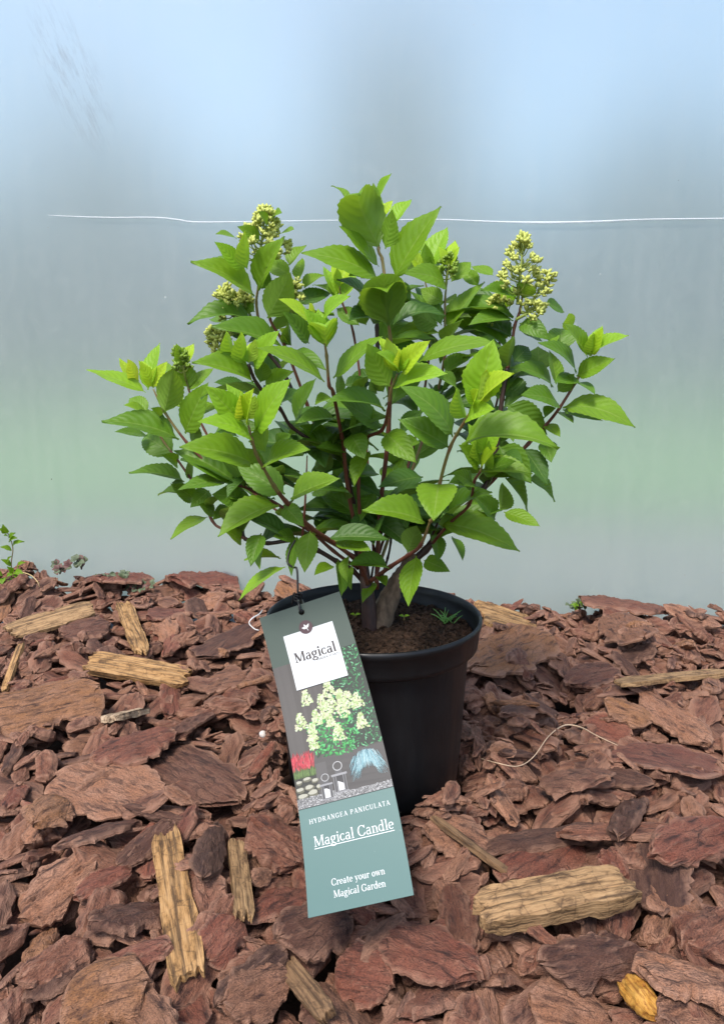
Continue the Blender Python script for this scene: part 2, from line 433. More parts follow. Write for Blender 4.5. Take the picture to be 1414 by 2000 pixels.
# ------------------------------------------------------------------ bark chips
def add_lc(me, pts, seedoff=(0, 0, 0)):
    a = me.attributes.new("lc", 'FLOAT_VECTOR', 'POINT')
    arr = np.asarray(pts, dtype=np.float32) + np.asarray(seedoff, dtype=np.float32)
    a.data.foreach_set("vector", arr.ravel())
def chip_geo(L, W, T, seed, kind, nu=22, nv=10):
    """verts, faces of an irregular slab, long axis x, split faces up and down"""
    rng = random.Random(seed)
    ox, oy = rng.uniform(0, 90), rng.uniform(0, 90)
    if kind == 'wood': p, q = rng.uniform(10, 16), 3.0
    elif kind == 'flake': p, q = rng.uniform(2.0, 3.2), rng.uniform(1.5, 2.0)
    elif kind == 'splinter': p, q = rng.uniform(2.4, 5), 1.6
    else: p, q = rng.uniform(2.6, 5.0), rng.uniform(1.6, 2.6)
    curl = rng.uniform(-0.3, 1.0) * (0.28 if kind in ('flake', 'slab') else 0.05)
    bow = rng.uniform(-0.5, 0.7) * (0.10 if kind != 'wood' else 0.02)
    skew = rng.uniform(-0.35, 0.35) if kind != 'wood' else rng.uniform(-0.1, 0.1)
    cut = [rng.uniform(-0.35, 0.35) for _ in range(2)]
    wavy = 0.24 if kind != 'wood' else 0.10
    jag = (0.16 if kind != 'wood' else 0.10)
    steps = rng.choice([2, 3, 4])
    top, bot = [], []
    for i in range(nu + 1):
        s = -1 + 2 * i / nu
        s = math.copysign(abs(s) ** 0.85, s)
        half = max(0.0, 1 - abs(s) ** p) ** (1 / q)
        half = max(half, 0.10 if kind != 'wood' else 0.75)
        nl = 1 + wavy * 1.6 * noise.noise((s * 2.2 + ox, oy, 1.0)) + wavy * 0.9 * noise.noise((s * 7 + ox, oy, 4.0))
        nr = 1 + wavy * 1.6 * noise.noise((s * 2.2 + ox, oy, 9.0)) + wavy * 0.9 * noise.noise((s * 7 + ox, oy, 14.0))
        cx = skew * 0.5 * s * W * 0.5
        for j in range(nv + 1):
            t = -1 + 2 * j / nv
            y = cx + t * W / 2 * half * (nl if t < 0 else nr)
            e = 1 + jag * (noise.noise((t * 3.0 + oy, ox, s * 0.4 + 3)) + 0.6 * noise.noise((t * 9.0 + oy, ox, 7.0)))
            x = s * L / 2 * e + cut[0 if s < 0 else 1] * y * abs(s) ** 3
            dome = (max(0, 1 - t * t) ** 0.5)
            taper = (max(0.0, 1 - abs(s) ** 6)) ** 0.5
            n1 = noise.noise((x * 38 + ox, y * 110 + oy, 2.0))
            n2 = noise.noise((x * 90 + ox, y * 300 + oy, 5.0))
            ter = math.floor((n1 * 0.5 + 0.5) * steps * 1.6) / (steps * 1.6)
            rel = (0.85 * ter + 0.25 * (n1 * 0.5 + 0.5) + 0.38 * n2) * 1.0
            if kind == 'wood': rel = 0.25 + 0.30 * noise.noise((x * 8 + ox, y * 170 + oy, 2.0)) + 0.14 * n2
            arch = curl * (1 - (y / (W / 2)) ** 2) * W * 0.5 + bow * (1 - s * s) * L * 0.5
            hz = T * (0.16 + 0.5 * rel) * (0.35 + 0.65 * (dome if kind != 'wood' else 1.0)) * (0.45 + 0.55 * taper)
            n3 = noise.noise((x * 60 + ox, y * 160 + oy, 31.0))
            lz = T * (0.12 + 0.35 * (0.5 + 0.5 * n3)) * (0.3 + 0.7 * (dome if kind != 'wood' else 1.0))
            top.append((x, y, arch + hz)); bot.append((x, y, arch - lz))
    faces = []
    n = (nu + 1) * (nv + 1)
    idx = lambda i, j: i * (nv + 1) + j
    for i in range(nu):
        for j in range(nv):
            faces.append((idx(i, j), idx(i + 1, j), idx(i + 1, j + 1), idx(i, j + 1)))
            faces.append((n + idx(i, j), n + idx(i, j + 1), n + idx(i + 1, j + 1), n + idx(i + 1, j)))
    for i in range(nu):
        faces.append((idx(i, 0), n + idx(i, 0), n + idx(i + 1, 0), idx(i + 1, 0)))
        faces.append((idx(i + 1, nv), n + idx(i + 1, nv), n + idx(i, nv), idx(i, nv)))
    for j in range(nv):
        faces.append((idx(0, j + 1), n + idx(0, j + 1), n + idx(0, j), idx(0, j)))
        faces.append((idx(nu, j), n + idx(nu, j), n + idx(nu, j + 1), idx(nu, j + 1)))
    return top + bot, faces
def chip_mesh(name, L, W, T, seed, kind, mat, nu=22, nv=10):
    v, f = chip_geo(L, W, T, seed, kind, nu, nv)
    me = bpy.data.meshes.new(name)
    me.from_pydata(v, [], f)
    add_lc(me, v, (seed * 0.37 % 5, seed * 0.71 % 5, 0))
    me.materials.append(mat)
    b = bmesh.new(); b.from_mesh(me)
    for e in b.edges:
        e.smooth = not (len(e.link_faces) == 2 and e.calc_face_angle(0) > R(38))
    for fc in b.faces: fc.smooth = True
    b.to_mesh(me); b.free()
    return me

# resting heights: a height field the chips are laid on one after another
HX0, HX1, HY0, HY1, HS = -1.0, 1.0, -0.60, 0.62, 0.004
hnx, hny = int((HX1 - HX0) / HS) + 1, int((HY1 - HY0) / HS) + 1
gx = HX0 + HS * np.arange(hnx); gy = HY0 + HS * np.arange(hny)
GX, GY = np.meshgrid(gx, gy, indexing='ij')
tw = np.clip((GY + 0.05) / 0.65, 0, 1) ** 1.5
BASE_Z = -0.053
HF = BASE_Z + tw * (0.022 - 0.052 * np.clip(GX / 0.62, -1.2, 1.0) * 0.9) + 0.006 * np.sin(GX * 11 + 1.3) * np.sin(GY * 9)
POT_X, POT_Y = 0.0125, 0.0
rng = np.random.default_rng(11)
_a = np.linspace(-1, 1, 13); _b = np.linspace(-1, 1, 9)
_A, _B = np.meshgrid(_a, _b, indexing='ij')
_in = (np.abs(_A) ** 3 + np.abs(_B) ** 2.2) <= 1.0
FA, FB = _A[_in], _B[_in]
def lay(x, y, yaw, L, W, T, tilt=0.0, sink=0.0, q=70, force=False, maxslope=0.6, flat=1.0):
    c, s = math.cos(yaw), math.sin(yaw)
    n = max(1, int(L / 0.05)) 
    xs = x + c * FA * L / 2 - s * FB * W / 2
    ys = y + s * FA * L / 2 + c * FB * W / 2
    if not force and (((xs - POT_X) ** 2 + (ys - POT_Y) ** 2).min() < 0.096 ** 2 or ys.max() > WALL_Y - 0.004): return None
    ii = np.clip(((xs - HX0) / HS).astype(int), 0, hnx - 1); jj = np.clip(((ys - HY0) / HS).astype(int), 0, hny - 1)
    h = HF[ii, jj]
    Amat = np.stack([np.ones_like(xs), xs - x, ys - y], 1)
    co, *_ = np.linalg.lstsq(Amat, h, rcond=None)
    b, d = co[1] * flat + rng.normal(0, tilt), co[2] * flat + rng.normal(0, tilt)
    m = math.hypot(b, d)
    if m > maxslope: b, d = b * maxslope / m, d * maxslope / m
    res = h - (b * (xs - x) + d * (ys - y))
    z = np.percentile(res, q) - sink
    # raise the field under a denser footprint
    k = 1.0
    for sa in (-0.5, 0.5):
        for sb in (-0.5, 0.5):
            xx = xs + (c * sa * L / 26 - s * sb * W / 18); yy = ys + (s * sa * L / 26 + c * sb * W / 18)
            i2 = np.clip(((xx - HX0) / HS + 0.5).astype(int), 0, hnx - 1); j2 = np.clip(((yy - HY0) / HS + 0.5).astype(int), 0, hny - 1)
            np.maximum.at(HF, (i2, j2), z + b * (xx - x) + d * (yy - y) + T * 0.55)
    nrm = Vector((-b, -d, 1)).normalized()
    xa = Vector((c, s, b * c + d * s)).normalized()
    ya = nrm.cross(xa)
    M = Matrix(((xa.x, ya.x, nrm.x, x), (xa.y, ya.y, nrm.y, y), (xa.z, ya.z, nrm.z, z + T * 0.22), (0, 0, 0, 1)))
    return M
def in_view(x, y, z=0, mx=60):
    px, py, zc = proj((x, y, z))
    return zc > 0.05 and -mx < px < 1414 + mx and 1050 < py < 2000 + mx
KINDS = ['flake', 'flake', 'slab', 'slab', 'slab', 'chunk', 'splinter']
DIM = {'flake': ((0.040, 0.080), (0.50, 0.78), (0.008, 0.014)), 'slab': ((0.045, 0.100), (0.30, 0.48), (0.010, 0.018)),
       'chunk': ((0.028, 0.055), (0.45, 0.75), (0.014, 0.024)), 'splinter': ((0.040, 0.100), (0.12, 0.24), (0.006, 0.012))}
# the bed: everything under and around the chips one can single out
bed_v, bed_f, bed_lc, bed_r = [], [], [], []
coarse = {}
for kd in set(KINDS):
    (l0, l1), (w0, w1), (t0, t1) = DIM[kd]
    coarse[kd] = [(chip_geo(1 * 0.06, 0.06 * (w0 + w1) / 2, (t0 + t1) / 2, 500 + i * 7 + len(kd), kd, 10, 5), 0.06, 0.06 * (w0 + w1) / 2, (t0 + t1) / 2) for i in range(5)]
def bed_chip(x, y, scale=1.0, tilt=0.12, sink=0.0, q=70):
    kd = KINDS[rng.integers(len(KINDS))]
    (l0, l1), _, _ = DIM[kd]
    L = rng.uniform(l0, l1) * scale
    (gv, gf), l, w, t = coarse[kd][rng.integers(5)]
    k = L / l; kt = min(1.0, k) if scale < 0.7 else 1.0
    M = lay(x, y, rng.uniform(0, 6.283), L, w * k, t * kt, tilt, sink, q)
    if M is None: return
    base = len(bed_v)
    o = (rng.uniform(0, 5), rng.uniform(0, 5), 0)
    A = np.array(gv) * np.array([k, k, kt])
    Mn = np.array(M)
    Wp = A @ Mn[:3, :3].T + Mn[:3, 3]
    bed_v.extend(map(tuple, Wp)); bed_lc.extend(map(tuple, A + np.array(o)))
    bed_r.extend([rng.uniform()] * len(gv))
    bed_f.extend([tuple(base + i for i in f) for f in gf])
def spot(view_only, mx=60):
    while True:
        x, y = rng.uniform(-0.92, 0.92), rng.uniform(-0.52, WALL_Y - 0.02)
        v = in_view(x, y, 0, mx)
        if v or (not view_only and rng.uniform() < 0.5): return x, y
for _ in range(1500): bed_chip(*spot(False))
for _ in range(700): bed_chip(*spot(True), scale=0.8, tilt=0.2)
for _ in range(900): bed_chip(*spot(True), scale=0.33, tilt=0.25)

for _ in range(420):
    a_, r_ = rng.uniform(0, 6.283), rng.uniform(0.104, 0.15)
    bed_chip(POT_X + r_ * math.cos(a_), POT_Y + r_ * math.sin(a_), scale=rng.uniform(.25, .5), tilt=0.25)

# single chips, each an object of its own
variants = {}
for kd in set(KINDS):
    (l0, l1), (w0, w1), (t0, t1) = DIM[kd]
    variants[kd] = []
    for i in range(9):
        rr = random.Random(i * 31 + len(kd))
        L = rr.uniform(l0, l1); W = L * rr.uniform(w0, w1); T = rr.uniform(t0, t1)
        variants[kd].append((chip_mesh("bark_" + kd, L, W, T, 40 + i * 13 + len(kd) * 3, kd, M_BARK), L, W, T))
NOUN = {'flake': "bark flake", 'slab': "ridged bark strip", 'chunk': "bark chunk", 'splinter': "bark splinter"}
TONES = [(M_BARK, "reddish brown"), (M_BARK_DARK, "dark grey brown"), (M_BARK_RED, "brick red"), (M_BARK_PALE, "pale pinkish"), (M_BARK_TAN, "tan brown")]
TONE_W = [0.42, 0.18, 0.18, 0.13, 0.09]
n_single = 0
SINGLES = []
while n_single < 232:
    x, y = spot(True, 20)
    if (x - POT_X) ** 2 + (y + 0.13) ** 2 < 0.05 ** 2: continue
    kd = KINDS[rng.integers(len(KINDS))]
    me, L, W, T = variants[kd][rng.integers(9)]
    sc_ = rng.uniform(0.75, 1.05)
    M = lay(x, y, rng.uniform(0, 6.283), L * sc_, W * sc_, T * sc_, 0.16, 0.0, 58)
    if M is None: continue
    o = link({"slab": "bark_strip"}.get(kd, "bark_" + kd), me)
    flip = Matrix.Rotation(math.pi, 4, 'X') if rng.uniform() < 0.25 else Matrix.Identity(4)
    o.matrix_world = M @ flip @ Matrix.Scale(sc_, 4)
    tn = int(rng.choice(5, p=TONE_W))
    o.material_slots[0].link = 'OBJECT'
    o.material_slots[0].material = TONES[tn][0]
    SINGLES.append((o, TONES[tn][1] + " " + NOUN[kd], L * sc_, M.translation.copy()))
    n_single += 1

# chips of the photograph that stand out, at their own places
def ground_hit(px, py):
    z = 0.0
    for _ in range(8):
        p = PZ(px, py, z)
        i = int(np.clip((p.x - HX0) / HS, 0, hnx - 1)); j = int(np.clip((p.y - HY0) / HS, 0, hny - 1))
        z = 0.5 * z + 0.5 * HF[i, j]
    return PZ(px, py, z)
HERO_SEED = [900]
def hero(name, x0, y0, x1, y1, wpx, T, kind, mat, label, cat="bark chip", sink=0.002, tilt=0.03, q=82, fl=0.8, seed=None):
    a, b = ground_hit(x0, y0), ground_hit(x1, y1)
    m = (a + b) / 2
    L = (b - a).length
    zc = proj(m)[2]
    ax = (b - a).normalized()
    yaw = math.atan2(b.y - a.y, b.x - a.x)
    # picture width of a lying chip: across-vector seen by the camera
    side = Vector((-ax.y, ax.x, 0)).normalized()
    p0, p1 = proj(m), proj(m + side * 0.01)
    ad = Vector((x1 - x0, y1 - y0)).normalized()
    sv = Vector((p1[0] - p0[0], p1[1] - p0[1]))
    perp = abs(sv.x * -ad.y + sv.y * ad.x)
    W = 0.01 * wpx / max(perp, 1e-3)
    W = max(0.006, min(W, 0.95 * L if L > 0.03 else 0.03))
    if kind == 'wood': W *= 0.80
    M = lay(m.x, m.y, yaw, L, W, T, tilt, sink, q, force=True, flat=fl)
    HERO_SEED[0] += 17
    me = chip_mesh(name, L, W, T, seed or HERO_SEED[0], kind, mat, 30, 14)
    o = link(name, me)
    o.matrix_world = M
    return tag(o, label, cat)
H = hero
# large flakes
H("bark_flake", 120, 1530, 285, 1560, 95, .010, 'flake', M_BARK_PALE, "broad pale smooth bark flake beside the larger dark rounded flake")
H("bark_flake", 292, 1510, 470, 1580, 110, .012, 'flake', M_BARK, "large dark rounded bark flake with a tan broken lower edge")
H("bark_strip", -30, 1420, 185, 1365, 95, .014, 'slab', M_BARK_TAN, "big finely ridged greyish tan bark slab at the bed's far left")
H("bark_strip", 1180, 1465, 1405, 1520, 95, .011, 'slab', M_BARK_RED, "long reddish bark plate with a dark knot on its face")
H("bark_strip", 1250, 1352, 1382, 1465, 48, .014, 'slab', M_BARK_PALE, "long pinkish bark strip with raised ridges lying slantwise")
H("bark_flake", 755, 1830, 930, 1900, 100, .012, 'flake', M_BARK_RED, "large cracked red bark flake below the tan wood block")
H("bark_strip", 130, 1985, 290, 1925, 100, .014, 'slab', M_BARK_TAN, "thick tan fibrous bark slab with a torn upper edge")
H("bark_flake", 655, 1905, 765, 1930, 110, .012, 'flake', M_BARK_RED, "reddish rounded bark flake under the plant label's lower edge")
H("bark_strip", 238, 1705, 335, 1608, 42, .014, 'slab', M_BARK_DARK, "dark narrow bark slab lying across the orange wood stick's top")
H("bark_strip", 400, 1760, 420, 1605, 62, .010, 'slab', M_BARK_DARK, "dark smooth bark slab standing between the two upright wood sticks")
H("bark_strip", 35, 1770, 195, 1725, 58, .018, 'slab', M_BARK_PALE, "pinkish tan bark chunk with a pale peeled top")
H("bark_strip", 150, 1775, 255, 1735, 36, .010, 'slab', M_BARK_RED, "pointed boat-shaped bark chip beside the pinkish tan chunk")
H("bark_strip", 180, 1855, 320, 1800, 75, .016, 'slab', M_BARK_DARK, "large dark bark slab leaning against the orange wood stick")
H("bark_strip", 45, 1940, 170, 1850, 62, .018, 'slab', M_BARK, "rough brown bark log piece in front of the dark slab")
H("bark_strip", 480, 1800, 605, 1735, 75, .012, 'slab', M_BARK_RED, "reddish bark plate touching the label's lower left corner")
H("bark_flake", 400, 1880, 465, 1800, 85, .010, 'flake', M_BARK_RED, "reddish curved bark flake right of the orange wood stick")
H("bark_strip", 420, 1960, 550, 1855, 60, .014, 'slab', M_BARK_DARK, "dark grey bark slab touching the weathered stick's upper end")
H("bark_flake", 440, 1985, 560, 1960, 80, .012, 'flake', M_BARK, "brown bark flake left of the weathered wood stick")
H("bark_flake", 1070, 1545, 1185, 1590, 80, .011, 'flake', M_BARK, "oval brown bark flake under the thin straw")
H("bark_flake", 1005, 1715, 1110, 1700, 78, .012, 'flake', M_BARK_RED, "round red bark flake above the tan wood block")
H("bark_strip", 945, 1655, 1170, 1650, 34, .010, 'slab', M_BARK_DARK, "long thin grey brown bark strip beside the round red flake")
H("bark_strip", 1090, 1640, 1368, 1668, 44, .012, 'slab', M_BARK, "long weathered bark strip with pale scuffs")
H("bark_strip", 1205, 1650, 1250, 1540, 64, .013, 'slab', M_BARK_DARK, "smooth dark brown bark slab standing behind the weathered strip")
H("bark_strip", 1270, 1715, 1414, 1690, 60, .013, 'slab', M_BARK_RED, "curved reddish bark slab near the bed's right end")
H("bark_strip", 1060, 1900, 1250, 1850, 80, .012, 'slab', M_BARK_DARK, "broad grey brown bark plate under the tan wood block")
H("wood_chip", 1222, 1900, 1280, 1975, 46, .016, 'flake', M_RESIN, "bright yellow orange wood chip under the layered bark plate", "wood chip")
H("bark_strip", 1240, 1920, 1440, 1965, 92, .016, 'slab', M_BARK_PALE, "thick layered pinkish bark plate lying on the yellow piece")
H("bark_chunk", 1345, 1850, 1440, 1820, 95, .018, 'chunk', M_BARK, "thick knobbly bark chunk above the layered plate")
H("bark_strip", 920, 1320, 1055, 1275, 75, .020, 'slab', M_BARK_TAN, "thick twisted tan brown bark piece beside the black pot")
H("bark_strip", 1195, 1205, 1250, 1310, 75, .012, 'slab', M_BARK, "flat pitted bark slab lying above the light splinter")
H("bark_flake", 1110, 1350, 1200, 1300, 70, .012, 'flake', M_BARK, "brown wedge-shaped bark flake left of the light splinter")
H("bark_strip", 1135, 1195, 1305, 1185, 34, .016, 'slab', M_BARK, "long ridged bark slab leaning towards the film")
H("bark_strip", 335, 1165, 455, 1155, 34, .020, 'slab', M_BARK_RED, "thick dark red bark slab near the foot of the film")
H("bark_flake", 200, 1180, 275, 1155, 40, .014, 'flake', M_BARK_RED, "small red bark flake beside the dusty weed")
H("bark_strip", 290, 1220, 375, 1195, 48, .014, 'slab', M_BARK_RED, "red bark slab behind the short light wood splinter")
H("bark_strip", 120, 1262, 215, 1240, 42, .014, 'slab', M_BARK, "humped reddish bark slab under the long grey stick")
H("bark_flake", 180, 1485, 340, 1455, 60, .014, 'flake', M_BARK_RED, "broad red bark flake behind the pale smooth flake")
H("bark_strip", 330, 1440, 400, 1380, 42, .014, 'slab', M_BARK, "fibrous brown bark slab leaning beside the pale splinter")
H("bark_flake", 400, 1350, 480, 1310, 60, .010, 'flake', M_BARK, "flat brown bark flake with a torn edge left of the label")
H("bark_strip", 390, 1290, 505, 1250, 36, .008, 'slab', M_BARK_DARK, "long grey bark strip ending beside the label's upper edge")
H("bark_flake", 60, 1630, 130, 1570, 85, .011, 'flake', M_BARK_TAN, "flat tan bark flake left of the pale smooth flake")
H("bark_strip", 485, 1640, 595, 1690, 70, .020, 'slab', M_BARK, "rounded knobbly bark chunk beside the label's left edge")
# pale wood
H("wood_stick", 325, 1640, 370, 1930, 82, .014, 'wood', M_WOOD_OR, "long bright orange split wood stick with a cracked face", "wood stick", q=90)
H("wood_stick", 462, 1668, 480, 1812, 46, .012, 'wood', M_WOOD, "short brown ragged wood stick right of the dark smooth slab", "wood stick", q=90)
H("wood_stick", 935, 1832, 1222, 1768, 82, .026, 'wood', M_WOOD, "thick tan squared wood block lying across the mulch", "wood stick", q=90, sink=0)
H("wood_stick", 178, 1304, 366, 1320, 30, .016, 'wood', M_WOOD_OR, "double tan wood stick lying level behind the bark", "wood stick", q=90)
H("wood_stick", 240, 1172, 278, 1280, 42, .012, 'wood', M_WOOD_OR, "short light wood splinter pointing towards the film", "wood stick", q=90)
H("wood_stick", 10, 1358, 46, 1284, 16, .010, 'wood', M_WOOD_OR, "narrow light wood stick above the big ridged slab", "wood stick", q=90)
H("wood_stick", 22, 1248, 182, 1208, 26, .010, 'wood', M_WOOD, "long greyish tan flat stick below the green weed", "wood stick", q=90)
H("wood_stick", 212, 1424, 276, 1388, 30, .014, 'wood', M_WOOD_PALE, "short pale cream wood splinter with dark dots", "wood stick", q=90)
H("wood_stick", 845, 1608, 1003, 1708, 15, .008, 'wood', M_WOOD_DK, "thin brown twig slanting from the pot's foot", "twig", q=90)
H("wood_stick", 560, 1870, 640, 2015, 50, .014, 'wood', M_WOOD_DK, "weathered brown wood stick below the label", "wood stick", q=90)
H("wood_stick", 1208, 1346, 1425, 1338, 24, .010, 'wood', M_WOOD, "light wood splinter beside the long pinkish strip", "wood stick", q=90)
H("wood_stick", 940, 1212, 1045, 1248, 26, .012, 'wood', M_WOOD_OR, "smooth orange wood piece touching the pot rim's side", "wood stick")

REFS = [("the bright orange split stick", 348, 1790), ("the thick tan wood block", 1080, 1800), ("the double tan stick", 272, 1312), ("the pale cream splinter", 244, 1406), ("the short light splinter", 258, 1226),
        ("the thin slanting twig", 924, 1658), ("the label's lower edge", 705, 1770), ("the yellow orange wood chip", 1250, 1938), ("the curved straw", 1075, 1475), ("the weathered stick below the label", 600, 1945),
        ("the short ragged stick", 471, 1740), ("the narrow light stick", 28, 1320), ("the long greyish flat stick", 102, 1228), ("the green weed by the film", 24, 1135), ("the splinter beside the pinkish strip", 1316, 1342),
        ("the round red flake", 1058, 1708), ("the pebble", 514, 1440), ("the orange piece by the pot rim", 992, 1230), ("the thick red slab by the film", 395, 1160), ("the ridged slab leaning on the film", 1220, 1190),
        ("the broad pale flake", 202, 1545), ("the torn tan slab", 210, 1955), ("the cracked red flake", 842, 1865), ("the pinkish tan chunk", 115, 1748), ("the big ridged tan slab", 78, 1392)]
REFP = [(nm, ground_hit(x_, y_)) for nm, x_, y_ in REFS]
for o, desc, L_, p_ in SINGLES:
    nm = min(REFP, key=lambda r_: (r_[1].xy - p_.xy).length)[0]
    size = "large " if L_ > 0.068 else "small " if L_ < 0.047 else "medium "
    tag(o, size + desc + " closest to " + nm, "bark chip", "loose bark chips of the mulch")

me = bpy.data.meshes.new("mulch_bed")
me.from_pydata(bed_v, [], bed_f)
add_lc(me, bed_lc)
a = me.attributes.new("rnd", 'FLOAT', 'POINT'); a.data.foreach_set("value", np.asarray(bed_r, dtype=np.float32))
me.shade_flat()
bed = link("mulch_bed", me, M_BARKS)
bed["kind"] = "stuff"
bed["label"] = "dense bed of small reddish brown bark mulch under the loose chips"
bed["category"] = "mulch"
_m = (np.hypot(GX - POT_X, GY) < 0.2) & (np.hypot(GX - POT_X, GY) > 0.11)
print("MULCH around pot mean z", HF[_m].mean(), "front", HF[(abs(GX) < .15) & (GY < -.2) & (GY > -.35)].mean(),
      "wall L", HF[(GX < -.4) & (GX > -.6) & (GY > .5) & (GY < .59)].mean(), "wall R", HF[(GX < .6) & (GX > .3) & (GY > .5) & (GY < .59)].mean())

# ------------------------------------------------------------------ pot and soil
RIM_Z = 0.163
def pot_material():
    k = NT("black_plastic")
    tc = k.n("TexCoord").outputs['Object']
    s = k.noise(k.mapping(tc, (60, 60, 8)), 1.0, 5, 0.7)
    d = k.noise(tc, 18, 6, 0.7)
    dots = k.n("TexVoronoi", feature='F1', ins={'Vector': tc, 'Scale': 90.0})
    dot = k.ramp(dots.outputs['Distance'], [(0.05, 1.0), (0.10, 0.0)])
    pk = k.n("SeparateColor"); k.t.links.new(dots.outputs['Color'], pk.inputs[0])
    dot = k.math('MULTIPLY', dot, k.ramp(pk.outputs[1], [(0.88, 0.0), (0.9, 1.0)]))
    c = k.mix(k.ramp(d, [(0.45, 0.0), (0.8, 0.6)]), (0.0045, 0.0050, 0.0060), (0.013, 0.013, 0.014))
    c = k.mix(k.math('MULTIPLY', dot, 0.5), c, (0.25, 0.22, 0.19))
    r = k.ramp(s, [(0.3, 0.36), (0.7, 0.56)])
    return k.done(k.n("BsdfPrincipled", ins={'Base Color': c, 'Roughness': r, 'Specular IOR Level': 0.36, 'Normal': k.bump(s, 0.12, 0.002)}).outputs[0])
M_POT = pot_material()
POTB = -0.022
pot = empty("plant_pot", (POT_X, POT_Y, POTB))
tag(pot, "round black plastic nursery pot with a wide rim holding the shrub", "plant pot")
def rel(bmx):
    for v in bmx.verts: v.co -= Vector((POT_X, POT_Y, POTB))
    return bmx
body = [(0.0, POTB + 0.004), (0.080, POTB + 0.004), (0.0865, POTB + 0.001), (0.0905, POTB + 0.003), (0.0925, POTB + 0.008), (0.0955, 0.03), (0.0990, 0.10), (0.1012, RIM_Z - 0.030),
        (0.1015, RIM_Z - 0.026)]
bm_obj("pot_wall", rel(lathe(body, 96, (POT_X, POT_Y))), M_POT, pot, sharp=R(50))
rim = [(0.1010, RIM_Z - 0.0285), (0.1085, RIM_Z - 0.0300), (0.1102, RIM_Z - 0.0285), (0.1108, RIM_Z - 0.024), (0.1122, RIM_Z - 0.008), (0.1135, RIM_Z - 0.0065), (0.1142, RIM_Z - 0.003), (0.1135, RIM_Z), (0.1118, RIM_Z + 0.0006),
       (0.1105, RIM_Z - 0.0008), (0.1092, RIM_Z - 0.008), (0.1078, RIM_Z - 0.03), (0.1000, RIM_Z - 0.034), (0.0970, RIM_Z - 0.07)]
bm_obj("pot_rim", rel(lathe(rim, 128, (POT_X, POT_Y))), M_POT, pot, sharp=R(50))
# soil
def soil_material():
    k = NT("potting_soil")
    tc = k.n("TexCoord").outputs['Object']
    s = k.noise(tc, 150, 6, 0.7); b = k.noise(tc, 40, 4, 0.6)
    c = k.mix(k.ramp(s, [(0.35, 0.0), (0.7, 1.0)]), (0.010, 0.006, 0.004), (0.085, 0.050, 0.032))
    c = k.mix(k.ramp(b, [(0.6, 0.0), (0.75, 0.5)]), c, (0.11, 0.05, 0.03))
    return k.done(k.n("BsdfPrincipled", ins={'Base Color': c, 'Roughness': 0.95, 'Specular IOR Level': 0.15, 'Normal': k.bump(s, 1.0, 0.004)}).outputs[0])
M_SOIL = soil_material()
def soil_z(x, y):
    r = math.hypot(x - POT_X, y - POT_Y)
    return RIM_Z - 0.021 + 0.010 * max(0, 1 - (r / 0.1) ** 2) + 0.004 * noise.noise((x * 35, y * 35, 0)) + 0.0025 * noise.noise((x * 120, y * 120, 2))
bm = bmesh.new()
rings = []
for i in range(1, 45):
    r = 0.1078 * i / 44
    rings.append([bm.verts.new((POT_X + r * math.cos(2 * math.pi * k / 110), POT_Y + r * math.sin(2 * math.pi * k / 110), soil_z(POT_X + r * math.cos(2 * math.pi * k / 110), POT_Y + r * math.sin(2 * math.pi * k / 110)))) for k in range(110)])
c0 = bm.verts.new((POT_X, POT_Y, soil_z(POT_X, POT_Y)))
for k_ in range(110):
    bm.faces.new((c0, rings[0][k_], rings[0][(k_ + 1) % 110]))
for i in range(43):
    for k_ in range(110):
        bm.faces.new((rings[i][k_], rings[i + 1][k_], rings[i + 1][(k_ + 1) % 110], rings[i][(k_ + 1) % 110]))
rs = random.Random(5)
def crumb(bm, c, r, rs_):
    m = Matrix.Translation(c) @ Matrix.Rotation(rs_.uniform(0, 6), 4, (rs_.uniform(-1, 1), rs_.uniform(-1, 1), 1)) @ Matrix.Diagonal((r * rs_.uniform(.6, 1.7), r * rs_.uniform(.6, 1.1), r * rs_.uniform(.5, 1), 1))
    g = bmesh.ops.create_icosphere(bm, subdivisions=1, radius=1, matrix=m)
    for v in g['verts']:
        v.co += Vector((rs_.uniform(-1, 1), rs_.uniform(-1, 1), rs_.uniform(-1, 1))) * r * 0.25
for _ in range(2600):
    a_, r_ = rs.uniform(0, 6.283), 0.106 * math.sqrt(rs.uniform(0, 1))
    x, y = POT_X + r_ * math.cos(a_), POT_Y + r_ * math.sin(a_)
    crumb(bm, Vector((x, y, soil_z(x, y) + 0.0005)), rs.choice([0.0010, 0.0014, 0.0019, 0.0026, 0.0034]), rs)
soil = bm_obj("potting_soil", bm, M_SOIL, None, smooth=False)
tag(soil, "dark crumbly potting soil filling the black pot", "soil", kind="stuff")
def nugget(name, px, py, z, r, mat, label, cat, parent=None):
    bm = bmesh.new(); p = PZ(px, py, z)
    crumb(bm, Vector((0, 0, 0)), r, random.Random(px))
    o = bm_obj(name, bm, mat, parent, smooth=False); o.location = p
    return tag(o, label, cat)
M_STONE = plain("pebble_pale", (0.55, 0.50, 0.46), 0.7)
nugget("perlite_grain", 743, 1251, RIM_Z - 0.017, 0.0016, plain("perlite", (0.8, 0.79, 0.75), 0.8), "tiny white perlite grain on the potting soil beside the label", "perlite")
nugget("wood_crumb", 787, 1254, RIM_Z - 0.017, 0.0018, plain("crumb_tan", (0.5, 0.25, 0.14), 0.8), "tiny tan wood crumb on the soil near the pot's front rim", "crumb")
hp = ground_hit(514, 1437)
bm = bmesh.new(); bmesh.ops.create_icosphere(bm, subdivisions=2, radius=0.0045)
for v in bm.verts: v.co *= 1 + 0.25 * noise.noise(v.co * 300)
o = bm_obj("pebble", bm, M_STONE); o.location = hp + Vector((0, 0, 0.002))
tag(o, "small pale pebble among the bark left of the label", "pebble")

